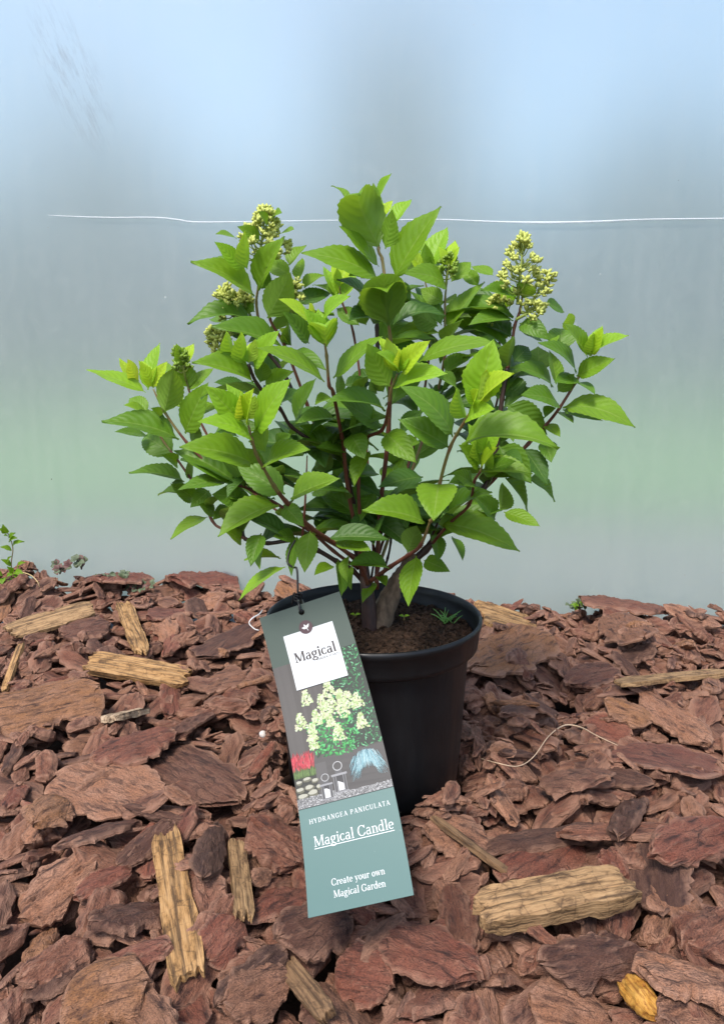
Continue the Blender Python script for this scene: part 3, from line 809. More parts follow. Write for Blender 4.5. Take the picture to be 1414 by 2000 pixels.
# ------------------------------------------------------------------ the shrub
BASE = Vector((POT_X + 0.008, 0.0, RIM_Z - 0.014))
plant = empty("hydrangea_shrub", BASE)
tag(plant, "bushy green panicle hydrangea with reddish stems growing in the black pot", "shrub")
def pchild(name, bm, mat, parent=plant, smooth=True):
    for v in bm.verts: v.co -= BASE
    return bm_obj(name, bm, mat, parent, smooth)
STEM_PTS = []
def stem(mat, r0, r1, pts, name="stem"):
    ps = [P(*p) for p in pts]
    n = len(ps)
    rr = [(r0 + (r1 - r0) * i / (n - 1)) * 0.62 for i in range(n)]
    if mat is not M_STEM_DARK: rr[-1] *= 0.6
    sp, sr = catmull(ps, rr, 6)
    # nodes: slight swellings
    for i in range(0, len(sr), 6): sr[i] *= 1.25
    bm = bmesh.new(); tube(bm, sp, sr, 8)
    ns = len(sp) - 1
    if mat is M_STEM_RED and n > 4:
        bm.faces.ensure_lookup_table()
        for i_ in range(int(ns * 0.80) * 8, ns * 8): bm.faces[i_].material_index = 1
    so = pchild(name, bm, mat)
    so.data.materials.append(M_STEM_GREEN)
    STEM_PTS.extend(sp)
# woody base
bm = bmesh.new()
tp = [P(728, 1250, -.004), P(752, 1190, -.002), P(772, 1145, .002), P(790, 1112, .006), P(812, 1085, .012)]
tps, trs = catmull(tp, [.0165, .0120, .0090, .0072, .0058], 6)
tube(bm, tps, [r * (1 + 0.13 * noise.noise((i * .9, 2, 1))) for i, r in enumerate(trs)], 14)
for v in bm.verts: v.co += Vector((noise.noise(v.co * 120), noise.noise(v.co * 120 + Vector((9, 0, 0))), 0)) * 0.0030
pchild("trunk", bm, M_TRUNK)
STEM_PTS.extend(tps)
bm = bmesh.new()
tps, trs = catmull([P(724, 1240, -.012), P(718, 1160, -.010), P(712, 1120, -.004), P(706, 1060, .004)], [.0095, .0070, .0055, .0045], 6)
tube(bm, tps, trs, 12); pchild("trunk", bm, M_STEM_DARK); STEM_PTS.extend(tps)
RD, DK, GR = M_STEM_RED, M_STEM_DARK, M_STEM_GREEN
stem(RD, .0036, .0026, [(724, 1135, -.015), (762, 1107, -.04), (798, 1084, -.065), (821, 1065, -.08), (840, 1018, -.10)])
stem(GR, .0028, .0018, [(840, 1018, -.10), (852, 1001, -.107), (858, 948, -.12), (879, 874, -.14), (910, 819, -.165), (925, 795, -.17)])
stem(RD, .0036, .0028, [(718, 1140, -.015), (700, 1100, -.035), (652, 1060, -.055), (608, 1031, -.085), (559, 980, -.12), (536, 950, -.135), (515, 914, -.15)])
stem(GR, .0026, .0018, [(515, 914, -.15), (500, 885, -.16), (493, 860, -.165), (484, 825, -.165)])
stem(DK, .0045, .0028, [(720, 1150, .0), (690, 1115, -.005), (657, 1096, -.01), (621, 1075, -.015), (576, 1056, -.02), (523, 1061, -.02), (480, 1053, -.015), (474, 1029, -.01)])
stem(RD, .0026, .0016, [(500, 1060, -.018), (440, 1035, -.01), (415, 1017, -.005), (388, 954, .0), (374, 936, .0), (345, 895, .005), (322, 865, .01), (300, 830, .01)])
stem(RD, .0030, .0018, [(700, 1110, .0), (650, 1075, -.01), (565, 1000, -.02), (489, 956, -.03), (459, 944, -.035), (405, 904, -.035), (365, 864, -.04), (323, 806, -.045), (300, 760, -.045)])
stem(DK, .0034, .0024, [(708, 1100, .0), (690, 980, -.02), (665, 885, -.04), (623, 868, -.05), (570, 834, -.06), (547, 798, -.07), (504, 752, -.085), (486, 712, -.095)])
stem(RD, .0036, .0020, [(712, 1140, -.005), (700, 1060, -.02), (680, 960, -.04), (672, 882, -.06), (668, 855, -.07), (651, 768, -.10), (643, 753, -.105), (638, 695, -.115), (634, 670, -.12)])
stem(RD, .0034, .0020, [(716, 1140, -.005), (706, 1050, -.02), (700, 930, -.04), (712, 861, -.06), (746, 840, -.08), (758, 802, -.10), (763, 765, -.11), (776, 730, -.12)])
stem(RD, .0042, .0032, [(735, 1150, .0), (742, 1000, .0), (758, 850, -.01), (763, 685, -.03), (758, 631, -.04)])
stem(GR, .0030, .0020, [(758, 631, -.04), (755, 580, -.035), (751, 541, -.03), (746, 505, -.028), (739, 486, -.028), (742, 430, -.02)])
stem(DK, .0036, .0026, [(738, 690, .01), (736, 640, .01), (738, 600, .01), (742, 560, .01)])
stem(DK, .0062, .0034, [(790, 1112, .006), (830, 1075, .01), (890, 1010, .015), (942, 957, .02), (965, 900, .02), (976, 812, .02), (980, 780, .02), (991, 719, .02)])
stem(RD, .0030, .0018, [(991, 719, .02), (998, 680, .02), (1005, 636, .02), (1016, 603, .02), (1021, 560, .02)])
stem(DK, .0036, .0026, [(700, 1090, .01), (650, 960, .02), (610, 850, .025), (560, 740, .03), (525, 690, .03), (504, 656, .025), (506, 630, .02)])
stem(GR, .0026, .0016, [(506, 630, .02), (501, 592, .015), (505, 560, .01), (512, 520, .015)])
stem(RD, .0030, .0018, [(640, 900, .02), (600, 790, .0), (557, 677, -.02), (528, 624, -.03), (533, 590, -.035)])
stem(RD, .0034, .0020, [(890, 1010, .015), (960, 940, .03), (1031, 867, .02), (1065, 831, .01), (1092, 797, .005), (1124, 746, .0), (1150, 700, -.005)])
stem(GR, .0030, .0016, [(735, 1120, .01), (790, 960, .03), (845, 800, .04), (868, 700, .035), (869, 656, .03), (869, 587, .03), (874, 540, .03)])
stem(RD, .0026, .0016, [(845, 1060, -.03), (880, 1020, -.06), (916, 986, -.08), (926, 940, -.095), (938, 920, -.10), (944, 890, -.105)])
stem(RD, .0024, .0016, [(700, 1090, .01), (560, 1010, .05), (460, 930, .06), (400, 840, .06), (369, 760, .055), (360, 715, .05)])
stem(RD, .0024, .0016, [(730, 1080, .02), (710, 800, .04), (690, 650, .04), (668, 590, .035), (664, 560, .03)])
stem(RD, .0026, .0016, [(740, 1080, .02), (800, 900, .06), (835, 720, .06), (838, 600, .05), (828, 540, .045)])
stem(RD, .0022, .0014, [(940, 900, .05), (975, 760, .07), (975, 669, .065), (983, 636, .06), (990, 600, .06)])
stem(DK, .0024, .0016, [(745, 1130, .02), (757, 1090, .03), (763, 1060, .04), (770, 1000, .06), (800, 930, .08)])
stem(DK, .0022, .0014, [(725, 1130, .01), (735, 1070, .02), (742, 1045, .02), (748, 1015, .03)])
stem(DK, .0026, .0016, [(812, 1085, .012), (838, 1060, .01), (848, 1035, .0), (858, 1015, -.02)])
stem(RD, .0022, .0014, [(590, 1058, -.02), (595, 1000, -.03), (598, 940, -.03), (600, 890, -.02)])

# leaf meshes: length 1 along +y, width 1 across x, upper side +z
def leaf_mesh(bend, fold, curl=0.0, wave=0.02, seed=0, nr=24):
    cols = [-1, -0.68, -0.34, 0, 0.34, 0.68, 1]
    vs, uv = [], []
    ph = 0.0
    # midrib path
    path = []
    y = z = 0.0
    ang = math.atan(4 * bend)
    for i in range(nr + 1):
        t = i / nr
        if curl > 0:
            a = 0.25 - curl * max(0, t - 0.30) / 0.70 * 2.2
            path.append((y, z)); y += math.cos(a) / nr; z += math.sin(a) / nr
        else:
            path.append((t, bend * 4 * t * (1 - t) * (1.15 - 0.3 * t)))
    if curl > 0:
        my = max(p[0] for p in path)
        path = [(p[0] / my, p[1] / my) for p in path]
    rs_ = random.Random(seed)
    o = rs_.uniform(0, 50)
    for i in range(nr + 1):
        t = i / nr
        if t < 0.06: w = 0.035
        else:
            tt = (t - 0.06) / 0.94
            w = 0.5 * (tt ** 0.62) * ((1 - tt) ** 1.12) / 0.3225
            w = min(0.5, w) if w > 0 else 0
        j0, j1 = max(i - 1, 0), min(i + 1, nr)
        dy, dz = path[j1][0] - path[j0][0], path[j1][1] - path[j0][1]
        l = math.hypot(dy, dz) or 1
        ny, nz = -dz / l, dy / l
        for c in cols:
            x = c * w * (1 + 0.06 * noise.noise((t * 9 + o, c, 0)) + (0.035 * (1 if i % 2 else -1) if abs(c) == 1 and nr > 12 else 0))
            h = fold * abs(x) + wave * noise.noise((t * 4 + o, c * 1.5, 3)) * abs(c) - 0.10 * fold * (abs(c) ** 3)
            vs.append((x, path[i][0] + ny * h, path[i][1] + nz * h))
            uv.append((0.5 + c * 0.5, t))
    fs = []
    nc = len(cols)
    for i in range(nr):
        for j in range(nc - 1):
            fs.append((i * nc + j, i * nc + j + 1, (i + 1) * nc + j + 1, (i + 1) * nc + j))
    me = bpy.data.meshes.new("leaf")
    me.from_pydata(vs, [], fs)
    ul = me.uv_layers.new(name="UVMap")
    for lp in me.loops: ul.data[lp.index].uv = uv[lp.vertex_index]
    for p in me.polygons: p.use_smooth = True
    return me
BENDS = [-0.04, 0.04, 0.10, 0.17, 0.25]
LEAFM = {}
def leaf_data(bend, fold, curl, mi, seed):
    key = (min(range(5), key=lambda i: abs(BENDS[i] - bend)) if not curl else 'c%.1f' % curl, fold, mi, seed % 3)
    if key not in LEAFM:
        me = leaf_mesh(BENDS[key[0]] if not curl else 0, fold, curl, 0.035, seed % 3 + hash(str(key[0])) % 1)
        me.materials.append(M_LEAF[mi])
        LEAFM[key] = me
    return LEAFM[key]
lrng = random.Random(21)
PETIOLE_JOBS = []
NLEAF = [0]
def leaf3(b, t, wpx, age, bend=0.06, curl=0.0, flip=1, fold=None):
    ax = t - b
    L = ax.length
    if L < 0.004: return
    ax.normalize()
    mid = (b + t) / 2
    view = (CAM - mid)
    zc = proj(mid)[2]
    nf = view - ax * view.dot(ax)
    nf.normalize()
    ns = ax.cross(nf).normalized()
    if ns.z < 0: ns = -ns
    ns *= flip
    Wreal = max(0.52 * L, 0.006)
    Wapp = wpx * 1.12 * zc / F
    if Wapp >= Wreal * 0.97:
        Wreal = Wapp; a = 0.15
    else:
        a = math.acos(Wapp / Wreal)
        a = min(a, 1.35)
    n = nf * math.cos(a) + ns * math.sin(a)
    # the upper side looks up (undersides only where the leaf stands upright)
    if n.z < -0.15: n = -n
    x = ax.cross(n).normalized()
    n = x.cross(ax)
    mi = min(4, max(0, int(age * 5.6)))
    if fold is None: fold = lrng.choice([0.15, 0.3, 0.45])
    me = leaf_data(bend + lrng.uniform(-.02, .02), fold, curl, mi, lrng.randrange(99))
    o = link("leaf", me, None, plant)
    hs = (L + Wreal) / 2 if not curl else L
    b = b - BASE
    o.matrix_local = Matrix(((x.x * Wreal, ax.x * L, n.x * hs, b.x), (x.y * Wreal, ax.y * L, n.y * hs, b.y), (x.z * Wreal, ax.z * L, n.z * hs, b.z), (0, 0, 0, 1)))
    NLEAF[0] += 1
    PETIOLE_JOBS.append((o, b + BASE, ax, age))
    return o
REG = {'A': (170, 660, 4.713), 'B': (360, 380, 4.713), 'C': (360, 620, 4.713), 'D': (600, 340, 4.713), 'E': (600, 600, 4.713), 'F': (840, 600, 4.713),
       'G': (400, 880, 4.713), 'H': (660, 880, 4.713), 'R': (680, 320, 2.438), 'S': (680, 760, 2.438), 'L': (160, 760, 2.525)}
STEM_ARR = [(proj(p)[:2], p) for p in STEM_PTS]
def leafpx(reg, bx, by, tx, ty, w, age, Y, dy=None, bend=None, curl=0.0, flip=1, fold=None):
    ox, oy, f = REG[reg]
    bx, by, tx, ty, w = ox + bx / f, oy + by / f, ox + tx / f, oy + ty / f, w / f
    best, bd = None, 24.0
    for (sx, sy), p in STEM_ARR:
        d = math.hypot(sx - bx, sy - by)
        if d < bd and abs(p.y - Y) < 0.06: best, bd = p, d
    if best is not None: Y = best.y * 0.8 + Y * 0.2
    if dy is None: dy = -0.022 if Y < 0.02 else 0.018
    if bend is None: bend = 0.07 if abs(tx - bx) > abs(ty - by) else 0.05
    b_, t_ = P(bx, by, Y), P(tx, ty, Y + dy)
    leaf3(b_, t_ + (t_ - b_) * 0.05, w, age, bend, curl, flip, fold)
LEAVES = """
A 545 500 25 300 110 .35 -.04 -.01
A 715 690 795 285 230 .45 -.06 -.02
A 560 480 665 65 130 .2 -.03 .01
A 480 400 380 205 110 .1 -.03
A 430 400 305 195 90 .1 -.03 .01
A 850 930 170 770 190 .6 -.05 -.02 .13
A 800 1070 520 900 230 .6 .01 .02 0 .5
A 560 900 270 865 70 .55 .03
A 565 680 400 560 130 .5 .02
A 560 720 350 620 60 .2 .02
A 905 880 1110 430 220 .4 -.04
A 945 460 850 240 190 .45 .05 .01 0 .4
A 940 490 1160 285 100 .4 .05
A 900 1320 410 1240 110 .6 .0 -.01 .1
A 860 640 770 480 130 .4 .05
A 970 980 1000 760 110 .7 .0
A 970 1290 960 1080 70 .7 .05
A 790 290 630 330 70 .5 .06
A 835 1170 700 1080 100 .5 .03
A 1290 1330 860 1395 110 .6 -.05
A 910 1390 790 1330 110 .8 .03
A 690 760 600 650 70 .5 .0
A 950 760 1200 640 110 .5 -.03
B 650 930 90 625 170 .4 .0 -.03 .1
B 540 690 290 445 130 .35 .0
B 580 690 555 350 120 .25 -.02
B 680 880 905 405 170 .4 -.03
B 770 1140 970 735 270 .5 -.05 -.03
B 640 1180 55 1185 130 .6 .0 -.02 .18
B 700 420 500 300 110 .5 .0 -.02 .12
B 765 290 690 160 60 .4 .0
B 820 220 895 170 35 .4 .015
B 890 360 1005 325 35 .4 .015
B 485 410 300 365 40 .45 .015
B 400 620 230 600 40 .6 .03
B 960 650 1115 470 90 .4 .04
B 1060 780 1085 590 95 .4 .02
B 1100 860 1290 745 80 .45 .03
B 980 740 770 640 140 .5 .04
B 720 870 760 670 110 .65 .02
B 650 1080 510 990 120 .6 .05
B 640 1220 440 1290 130 .8 .05
B 390 1180 240 1150 70 .7 .03
B 1050 1010 1340 910 130 .75 .03
B 1150 1370 920 1085 140 .7 -.02
B 1180 1200 880 970 90 .15 -.11
B 1210 1170 1155 1005 80 .1 -.11
B 1310 1400 1290 1165 250 .35 -.12 -.03 0 .6
B 960 1350 880 1240 60 .1 .02
B 980 1390 960 1180 90 .65 .0
B 820 1110 970 1050 50 .7 .03
C 640 590 100 415 170 .4 -.09 -.03 .08
C 470 400 390 135 120 .2 -.09
C 545 430 525 145 130 .2 -.1
C 640 470 865 135 150 .3 -.09
C 1290 590 690 290 130 .45 -.11 -.02 .1
C 745 680 990 500 130 .45 -.06
C 700 600 735 410 150 .65 -.05
C 520 960 215 645 220 .2 -.165 -.02
C 650 1050 965 585 220 .25 -.17 -.03
C 560 940 520 690 70 0 -.165
C 590 980 630 670 90 .02 -.17
C 630 1130 150 965 150 .3 -.17 -.03 .14
C 640 1350 -10 1195 240 .4 -.16 -.03 .1
C 740 1360 1135 1220 160 .4 -.155 -.03 .1
C 740 1240 720 960 160 .45 -.13
C 1020 960 1200 580 120 .7 -.03
C 890 800 1080 700 90 .75 .0
C 1400 945 1040 970 110 .6 -.08
C 600 680 290 600 110 .75 .0
C 410 330 210 370 60 .7 .04
C 720 190 590 230 60 .7 .02
C 490 1090 320 1050 80 .75 -.08
C 1300 1140 1080 1000 150 .7 .0
C 1230 1130 1330 1000 130 .75 .02
C 1190 1400 1350 1260 150 .6 -.04
C 860 1200 980 1080 110 .7 -.08
D 660 690 440 150 390 .4 -.03 -.03 0 .8
D 720 690 780 340 150 .35 -.01
D 650 250 765 5 60 .35 .0
D 370 240 225 115 40 .5 .03
D 800 450 950 240 110 .3 .02
D 800 970 1205 325 230 .5 -.03 -.02
D 660 960 -20 735 200 .4 -.03 -.02 .1
D 660 850 315 495 110 .4 .0
D 740 1390 700 975 410 .45 -.045 -.05 0 .7
D 500 960 390 935 50 .5 -.03
D 1110 900 1280 505 190 .35 .04
D 1050 700 1000 610 60 .1 .05
D 1080 900 870 850 100 .5 .05
D 1280 1040 900 920 160 .45 .02 -.03 .17
D 1240 940 1100 730 40 .4 .03
R 490 560 580 470 70 .45 .03
D 1250 1180 1050 1060 150 .4 .0
D 1240 1390 960 1090 120 .6 -.01
D 1200 1400 960 1260 200 .65 -.02
D 270 1130 155 860 110 .2 .03
D 310 1130 290 890 100 .1 .03
D 330 1140 440 930 120 .2 .02
D 270 1150 60 1025 60 .45 .04
D 480 1390 280 1240 140 .65 -.02
D 540 1390 480 1170 150 .7 .0
D 150 1340 385 1130 100 .2 -.11
D 950 1200 900 1000 90 .65 .0
R 470 790 640 570 70 .45 .02
E 240 650 670 285 130 .45 -.11 -.02
E 760 730 560 350 230 .3 -.12
E 840 600 650 420 70 .25 -.125
E 840 580 840 400 70 .05 -.12
E 870 610 1115 320 160 .15 -.12
E 790 740 1265 615 160 .35 -.12 -.03 .12
E 720 950 200 865 130 .55 -.1 -.02 .14
E 680 1100 320 870 170 .65 -.06
E 1340 1190 870 745 220 .55 -.135 -.01 .12
E 510 1170 410 1010 130 .7 -.05
E 400 1170 525 1385 200 .6 -.09
E 360 1330 100 1290 90 .65 -.05
E 720 1160 990 1420 220 .5 -.08 -.03
E 1310 1290 860 1040 220 .55 -.135 .0
E 1220 230 800 290 130 .5 .02 -.02
E 1030 500 1700 330 150 .5 -.04 -.02 .1
F 130 600 380 440 120 .7 -.02
E 240 850 80 890 70 .4 -.1
E 580 640 380 660 80 .75 .0
E 340 720 580 700 110 .75 .02
E 270 790 310 600 90 .65 -.06
E 640 800 600 620 90 .75 -.02
E 700 780 660 640 120 .7 -.03
E 890 1250 1030 1250 110 .7 -.02
E 850 1150 1060 960 120 .75 -.02
E 1170 790 1290 740 70 .75 .0
F 440 870 575 320 330 .2 -.165 -.01
F 470 880 750 615 130 .1 -.175 -.03
F 400 890 440 760 60 0 -.175
F 330 1020 240 760 130 .3 -.175
F 340 1020 580 940 150 .3 -.175 -.03 .1
F 290 1260 1150 1290 230 .45 -.145 -.02 .2
F 240 760 60 640 90 .4 -.12
F 700 900 1060 1160 260 .7 -.02 .0 .12
F 1120 740 760 560 120 .6 .03 -.02 .15
F 1000 590 990 370 230 .55 .05
F 770 850 720 620 230 .75 .05
F 1180 890 850 810 150 .6 .0 -.03
F 1160 710 1100 410 110 .5 .02
F 1340 610 1010 335 100 .6 .0 -.02 .17
F 1200 400 1200 185 230 .55 .03 .02 0 .5
F 1120 360 1170 260 70 .2 .02
F 1170 780 1320 620 130 .65 .03
F 770 500 900 370 170 .8 .05
F 820 150 1090 300 150 .65 .02 -.02 .25
F 760 120 370 160 110 .65 .02 -.02 .14
F 820 210 1020 310 80 .6 .04
F 660 300 620 160 120 .55 .06
F 700 290 750 180 70 .5 .06
F 530 270 430 150 110 .5 .07
F 640 340 430 350 100 .7 .0
F 1060 1080 1190 1190 90 .45 .03
F 1190 960 1310 1060 60 .7 .02
F 1050 1010 1150 930 80 .65 .02
F 1060 1230 1110 1420 150 .6 .02
S 715 270 865 440 130 .7 -.02
S 830 280 945 450 80 .75 .0
S 860 420 980 530 50 .6 .03
S 750 420 850 575 50 .6 .0
S 725 580 735 450 65 .6 -.02
S 740 585 905 650 65 .45 -.03
S 700 620 600 510 80 .6 -.04
S 630 390 865 400 75 .5 -.1 -.02 .12
S 640 400 790 345 70 .55 -.09
S 625 370 530 270 65 .4 -.1
S 630 360 600 250 60 .35 -.1
S 630 370 705 280 40 .1 -.105
S 650 380 670 250 45 .25 -.09
S 590 460 500 400 70 .6 -.09
R 1150 915 1325 820 50 .35 .0
R 1085 1010 1260 930 80 .45 .0
R 1170 910 1165 810 50 .2 .0
R 1140 920 1030 765 50 .45 .0
R 1060 790 1050 715 55 .25 .0
R 1020 1160 1350 1250 100 .5 .0 -.03 .14
R 1020 1170 1200 1220 50 .55 .0
R 1090 1040 1170 1095 30 .6 .0
R 1090 1020 985 1040 60 .7 .0
R 800 640 640 600 50 .6 .02
R 830 640 850 570 90 .5 .02
R 940 660 1025 705 40 .6 .02
R 690 530 590 490 40 .5 .03
R 620 580 545 510 60 .4 .05
R 660 720 560 690 60 .5 .05
G 680 500 145 775 200 .45 -.12 -.03 .06
G 790 440 1220 260 170 .5 -.11 -.02
G 980 390 1310 375 110 .6 -.07
G 740 400 310 140 240 .6 -.11 .01
G 730 510 905 690 160 .65 -.09
G 970 740 920 1105 180 .45 -.1 -.02
G 850 780 800 1135 100 .65 -.04
G 520 760 425 1050 150 .7 -.04
G 520 850 505 1080 70 .5 -.02
G 740 1070 335 1365 90 .35 -.02 -.02 .1
G 700 990 380 1000 60 .3 .0
G 840 800 640 790 120 .55 .0
G 340 840 190 740 110 .5 .0
G 1200 830 1520 920 130 .5 -.06
G 1180 1060 1015 1140 90 .45 -.04
G 1230 1010 1260 1320 120 .7 -.04
H 100 960 80 1200 80 .5 -.05
H 120 1060 120 1270 70 .5 -.05
H 470 1080 110 1050 130 .6 -.05
H 340 1210 230 1390 90 .4 -.04
H 370 1160 440 1240 80 .5 -.03
H 720 970 650 1410 180 .5 -.085 -.03
H 790 1010 1020 1110 140 .6 -.05
H 900 760 920 1010 120 .65 -.03
H 800 660 250 550 210 .5 -.1 -.02 .06
H 940 670 1640 914 240 .5 -.1 -.02 .08
H 930 300 880 625 330 .4 -.125 -.04
H 340 640 650 880 170 .75 -.04
H 640 940 720 700 200 .65 -.05
H 330 380 200 650 130 .6 -.05
H 290 0 150 310 130 .5 -.08
H 780 240 390 330 160 .8 -.02
H 240 620 110 750 130 .75 -.03
H 330 750 180 820 80 .7 .0
H 1050 790 1145 1000 70 .6 -.02
H 1260 310 1030 300 110 .6 -.09
L 620 630 445 735 50 .5 .0
L 490 515 380 525 30 .5 .02
L 730 580 650 640 60 .7 .0
L 630 500 540 580 80 .55 .0
L 560 540 445 470 80 .7 .03
L 800 540 650 520 110 .6 -.02
L 660 610 580 570 60 .7 .0
L 820 440 720 530 40 .75 -.06
"""
for line in LEAVES.strip().splitlines():
    q_ = line.split()
    n_ = [float(z) for z in q_[1:]]
    leafpx(q_[0], *n_[:5], n_[5], n_[6], n_[7] if len(n_) > 7 else None, n_[8] if len(n_) > 8 and n_[8] != 0 else None, n_[9] if len(n_) > 9 else 0.0)
print("LEAVES measured", NLEAF[0])
# upright young leaves at the shoot tips
yr = random.Random(31)
for tx_, ty_, Y_, n_ in ((300, 757, -.045, 3), (484, 820, -.165, 3), (928, 792, -.172, 3), (486, 708, -.095, 3), (634, 668, -.12, 3), (778, 726, -.12, 4), (742, 425, -.02, 3), (1152, 695, -.005, 3), (944, 888, -.105, 4), (664, 558, .03, 3), (828, 535, .045, 3), (876, 520, .03, 3), (360, 715, .05, 3), (990, 600, .06, 3)):
    p = P(tx_, ty_, Y_)
    a0 = yr.uniform(0, 6.28)
    for i_ in range(n_):
        a_ = a0 + i_ * 6.283 / n_ + yr.uniform(-.4, .4)
        d = Vector((math.cos(a_) * .55, math.sin(a_) * .55, yr.uniform(.7, 1.1))).normalized()
        L = yr.uniform(.018, .034)
        leaf3(p, p + d * L, L * .40 * F / proj(p)[2], yr.choice([0.05, .1, .2, .25]), .03)
print("LEAVES single", NLEAF[0])
# inner and rear leaves, paired on the stems: the rest of the foliage, past the leaves one can single out
fr = random.Random(4)
tries, NF = 0, 0
iv, iff, iuv = [], [], []
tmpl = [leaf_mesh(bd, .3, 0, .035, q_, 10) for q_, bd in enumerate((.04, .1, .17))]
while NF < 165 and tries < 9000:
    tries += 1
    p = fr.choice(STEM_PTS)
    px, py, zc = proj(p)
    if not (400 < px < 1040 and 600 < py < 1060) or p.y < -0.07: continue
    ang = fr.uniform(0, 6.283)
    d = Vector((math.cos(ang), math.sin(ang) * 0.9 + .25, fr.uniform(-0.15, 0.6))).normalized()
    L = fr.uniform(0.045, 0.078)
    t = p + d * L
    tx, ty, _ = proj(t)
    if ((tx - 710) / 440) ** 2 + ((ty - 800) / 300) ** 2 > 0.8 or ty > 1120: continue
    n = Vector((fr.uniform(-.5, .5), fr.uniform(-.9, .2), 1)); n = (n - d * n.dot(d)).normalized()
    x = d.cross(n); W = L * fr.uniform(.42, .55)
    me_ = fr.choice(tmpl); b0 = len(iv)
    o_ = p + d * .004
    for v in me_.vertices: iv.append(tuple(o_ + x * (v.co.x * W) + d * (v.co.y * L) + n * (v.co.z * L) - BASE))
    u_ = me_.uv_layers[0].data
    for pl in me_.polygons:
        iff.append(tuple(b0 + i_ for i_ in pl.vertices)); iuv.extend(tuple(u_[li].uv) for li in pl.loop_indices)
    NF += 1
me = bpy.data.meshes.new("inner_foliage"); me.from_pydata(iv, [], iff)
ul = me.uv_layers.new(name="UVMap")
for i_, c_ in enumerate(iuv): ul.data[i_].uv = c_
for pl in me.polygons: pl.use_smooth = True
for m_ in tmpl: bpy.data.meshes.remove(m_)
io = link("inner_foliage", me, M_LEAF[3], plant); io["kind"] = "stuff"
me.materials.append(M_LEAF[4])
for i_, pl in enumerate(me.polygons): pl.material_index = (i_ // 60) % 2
# petioles from the stems to leaf bases that stand a little off them
arr = np.array([tuple(p) for p in STEM_PTS])
for o, b, ax, age in PETIOLE_JOBS:
    d = np.linalg.norm(arr - np.array(b), axis=1)
    i = int(d.argmin())
    if 0.003 < d[i] < 0.075:
        s = Vector(arr[i])
        bm = bmesh.new()
        ps, rr = catmull([s, (s + b) / 2 - ax * d[i] * 0.12 + Vector((0, 0, -0.06 * d[i])), b + ax * 0.003], [0.0011, 0.0009, 0.0008], 4)
        tube(bm, ps, rr, 6)
        inv = (Matrix.Translation(BASE) @ o.matrix_local).inverted()
        for v in bm.verts: v.co = inv @ v.co
        bm_obj("petiole", bm, M_PETIOLE, o)

# flower panicles in bud
def panicle(bx, by, tx, ty, wpx, Y, n=46, seed=1, droop=0.0, mat=M_BUD):
    b, t = P(bx, by, Y), P(tx, ty, Y)
    ax = t - b; L = ax.length; ax.normalize()
    zc = proj(b)[2]
    W = wpx * zc / F / 2
    rp = random.Random(seed)
    e1 = ax.cross(Vector((0, 1, 0.2))).normalized(); e2 = ax.cross(e1)
    root = empty("panicle", b - BASE); root.parent = plant
    sb, bb = bmesh.new(), bmesh.new()
    loc = lambda v: v - b
    tube(sb, [loc(b - ax * 0.01), loc(b + ax * L * .5), loc(t - ax * L * 0.06)], [0.0016, 0.0012, 0.0007], 6)
    for i in range(n):
        f = (i + 0.5) / n
        f = min(1.0, max(0.0, f ** 0.9 + rp.uniform(-.05, .05)))
        a = i * 2.399 + rp.uniform(-.5, .5)
        rad = W * (1 - f) ** 0.8 * rp.uniform(0.45, 1.0) + 0.0015
        rdir = e1 * math.cos(a) + e2 * math.sin(a)
        s = b + ax * L * max(0, f - 0.16)
        c = b + ax * (L * f) + rdir * rad
        tube(sb, [loc(s), loc((s + c) / 2 - ax * 0.002), loc(c)], [0.0007, 0.0006, 0.0005], 5)
        cl = rp.uniform(0.6, 1.15)
        for q_ in range(rp.randint(8, 14)):
            dd = (rdir * 0.5 + ax * 0.6 + Vector((rp.uniform(-1, 1), rp.uniform(-1, 1), rp.uniform(-.7, 1)))).normalized()
            en = c + dd * rp.uniform(0.0025, 0.0065) * cl
            tube(sb, [loc(c), loc(en)], [0.0003, 0.0003], 4, False)
            r = rp.uniform(0.0010, 0.0021) * (0.7 + 0.3 * cl)
            m = Matrix.Translation(loc(en)) @ dd.to_track_quat('Z', 'Y').to_matrix().to_4x4() @ Matrix.Diagonal((r, r, r * rp.uniform(1.2, 2.4), 1))
            bmesh.ops.create_icosphere(bb, subdivisions=1, radius=1, matrix=m)
    st_o = bm_obj("stalk", sb, M_STEM_PAN, root)
    bo = bm_obj("bud_cluster", bb, mat, root); bo["kind"] = "stuff"
    return root
M_STEM_PAN = plain("panicle_stalk", (0.24, 0.30, 0.06), 0.55)
panicle(506, 510, 520, 410, 142, .010, 48, 1)
panicle(1012, 575, 1022, 466, 130, .015, 40, 2)
panicle(1045, 580, 1075, 535, 45, .02, 10, 3)
panicle(1025, 615, 1058, 598, 50, .01, 12, 4)
panicle(985, 610, 965, 580, 55, .03, 12, 5)
panicle(460, 612, 432, 570, 70, .02, 20, 6)
panicle(468, 650, 440, 560, 40, .025, 8, 12)
panicle(572, 592, 575, 552, 55, .01, 14, 7)
panicle(440, 678, 412, 645, 58, .02, 22, 8)
panicle(360, 725, 352, 686, 40, .05, 12, 9, mat=M_BUD2)
panicle(872, 545, 878, 503, 36, .03, 12, 10, mat=M_BUD2)
panicle(482, 600, 470, 572, 40, .03, 10, 11)

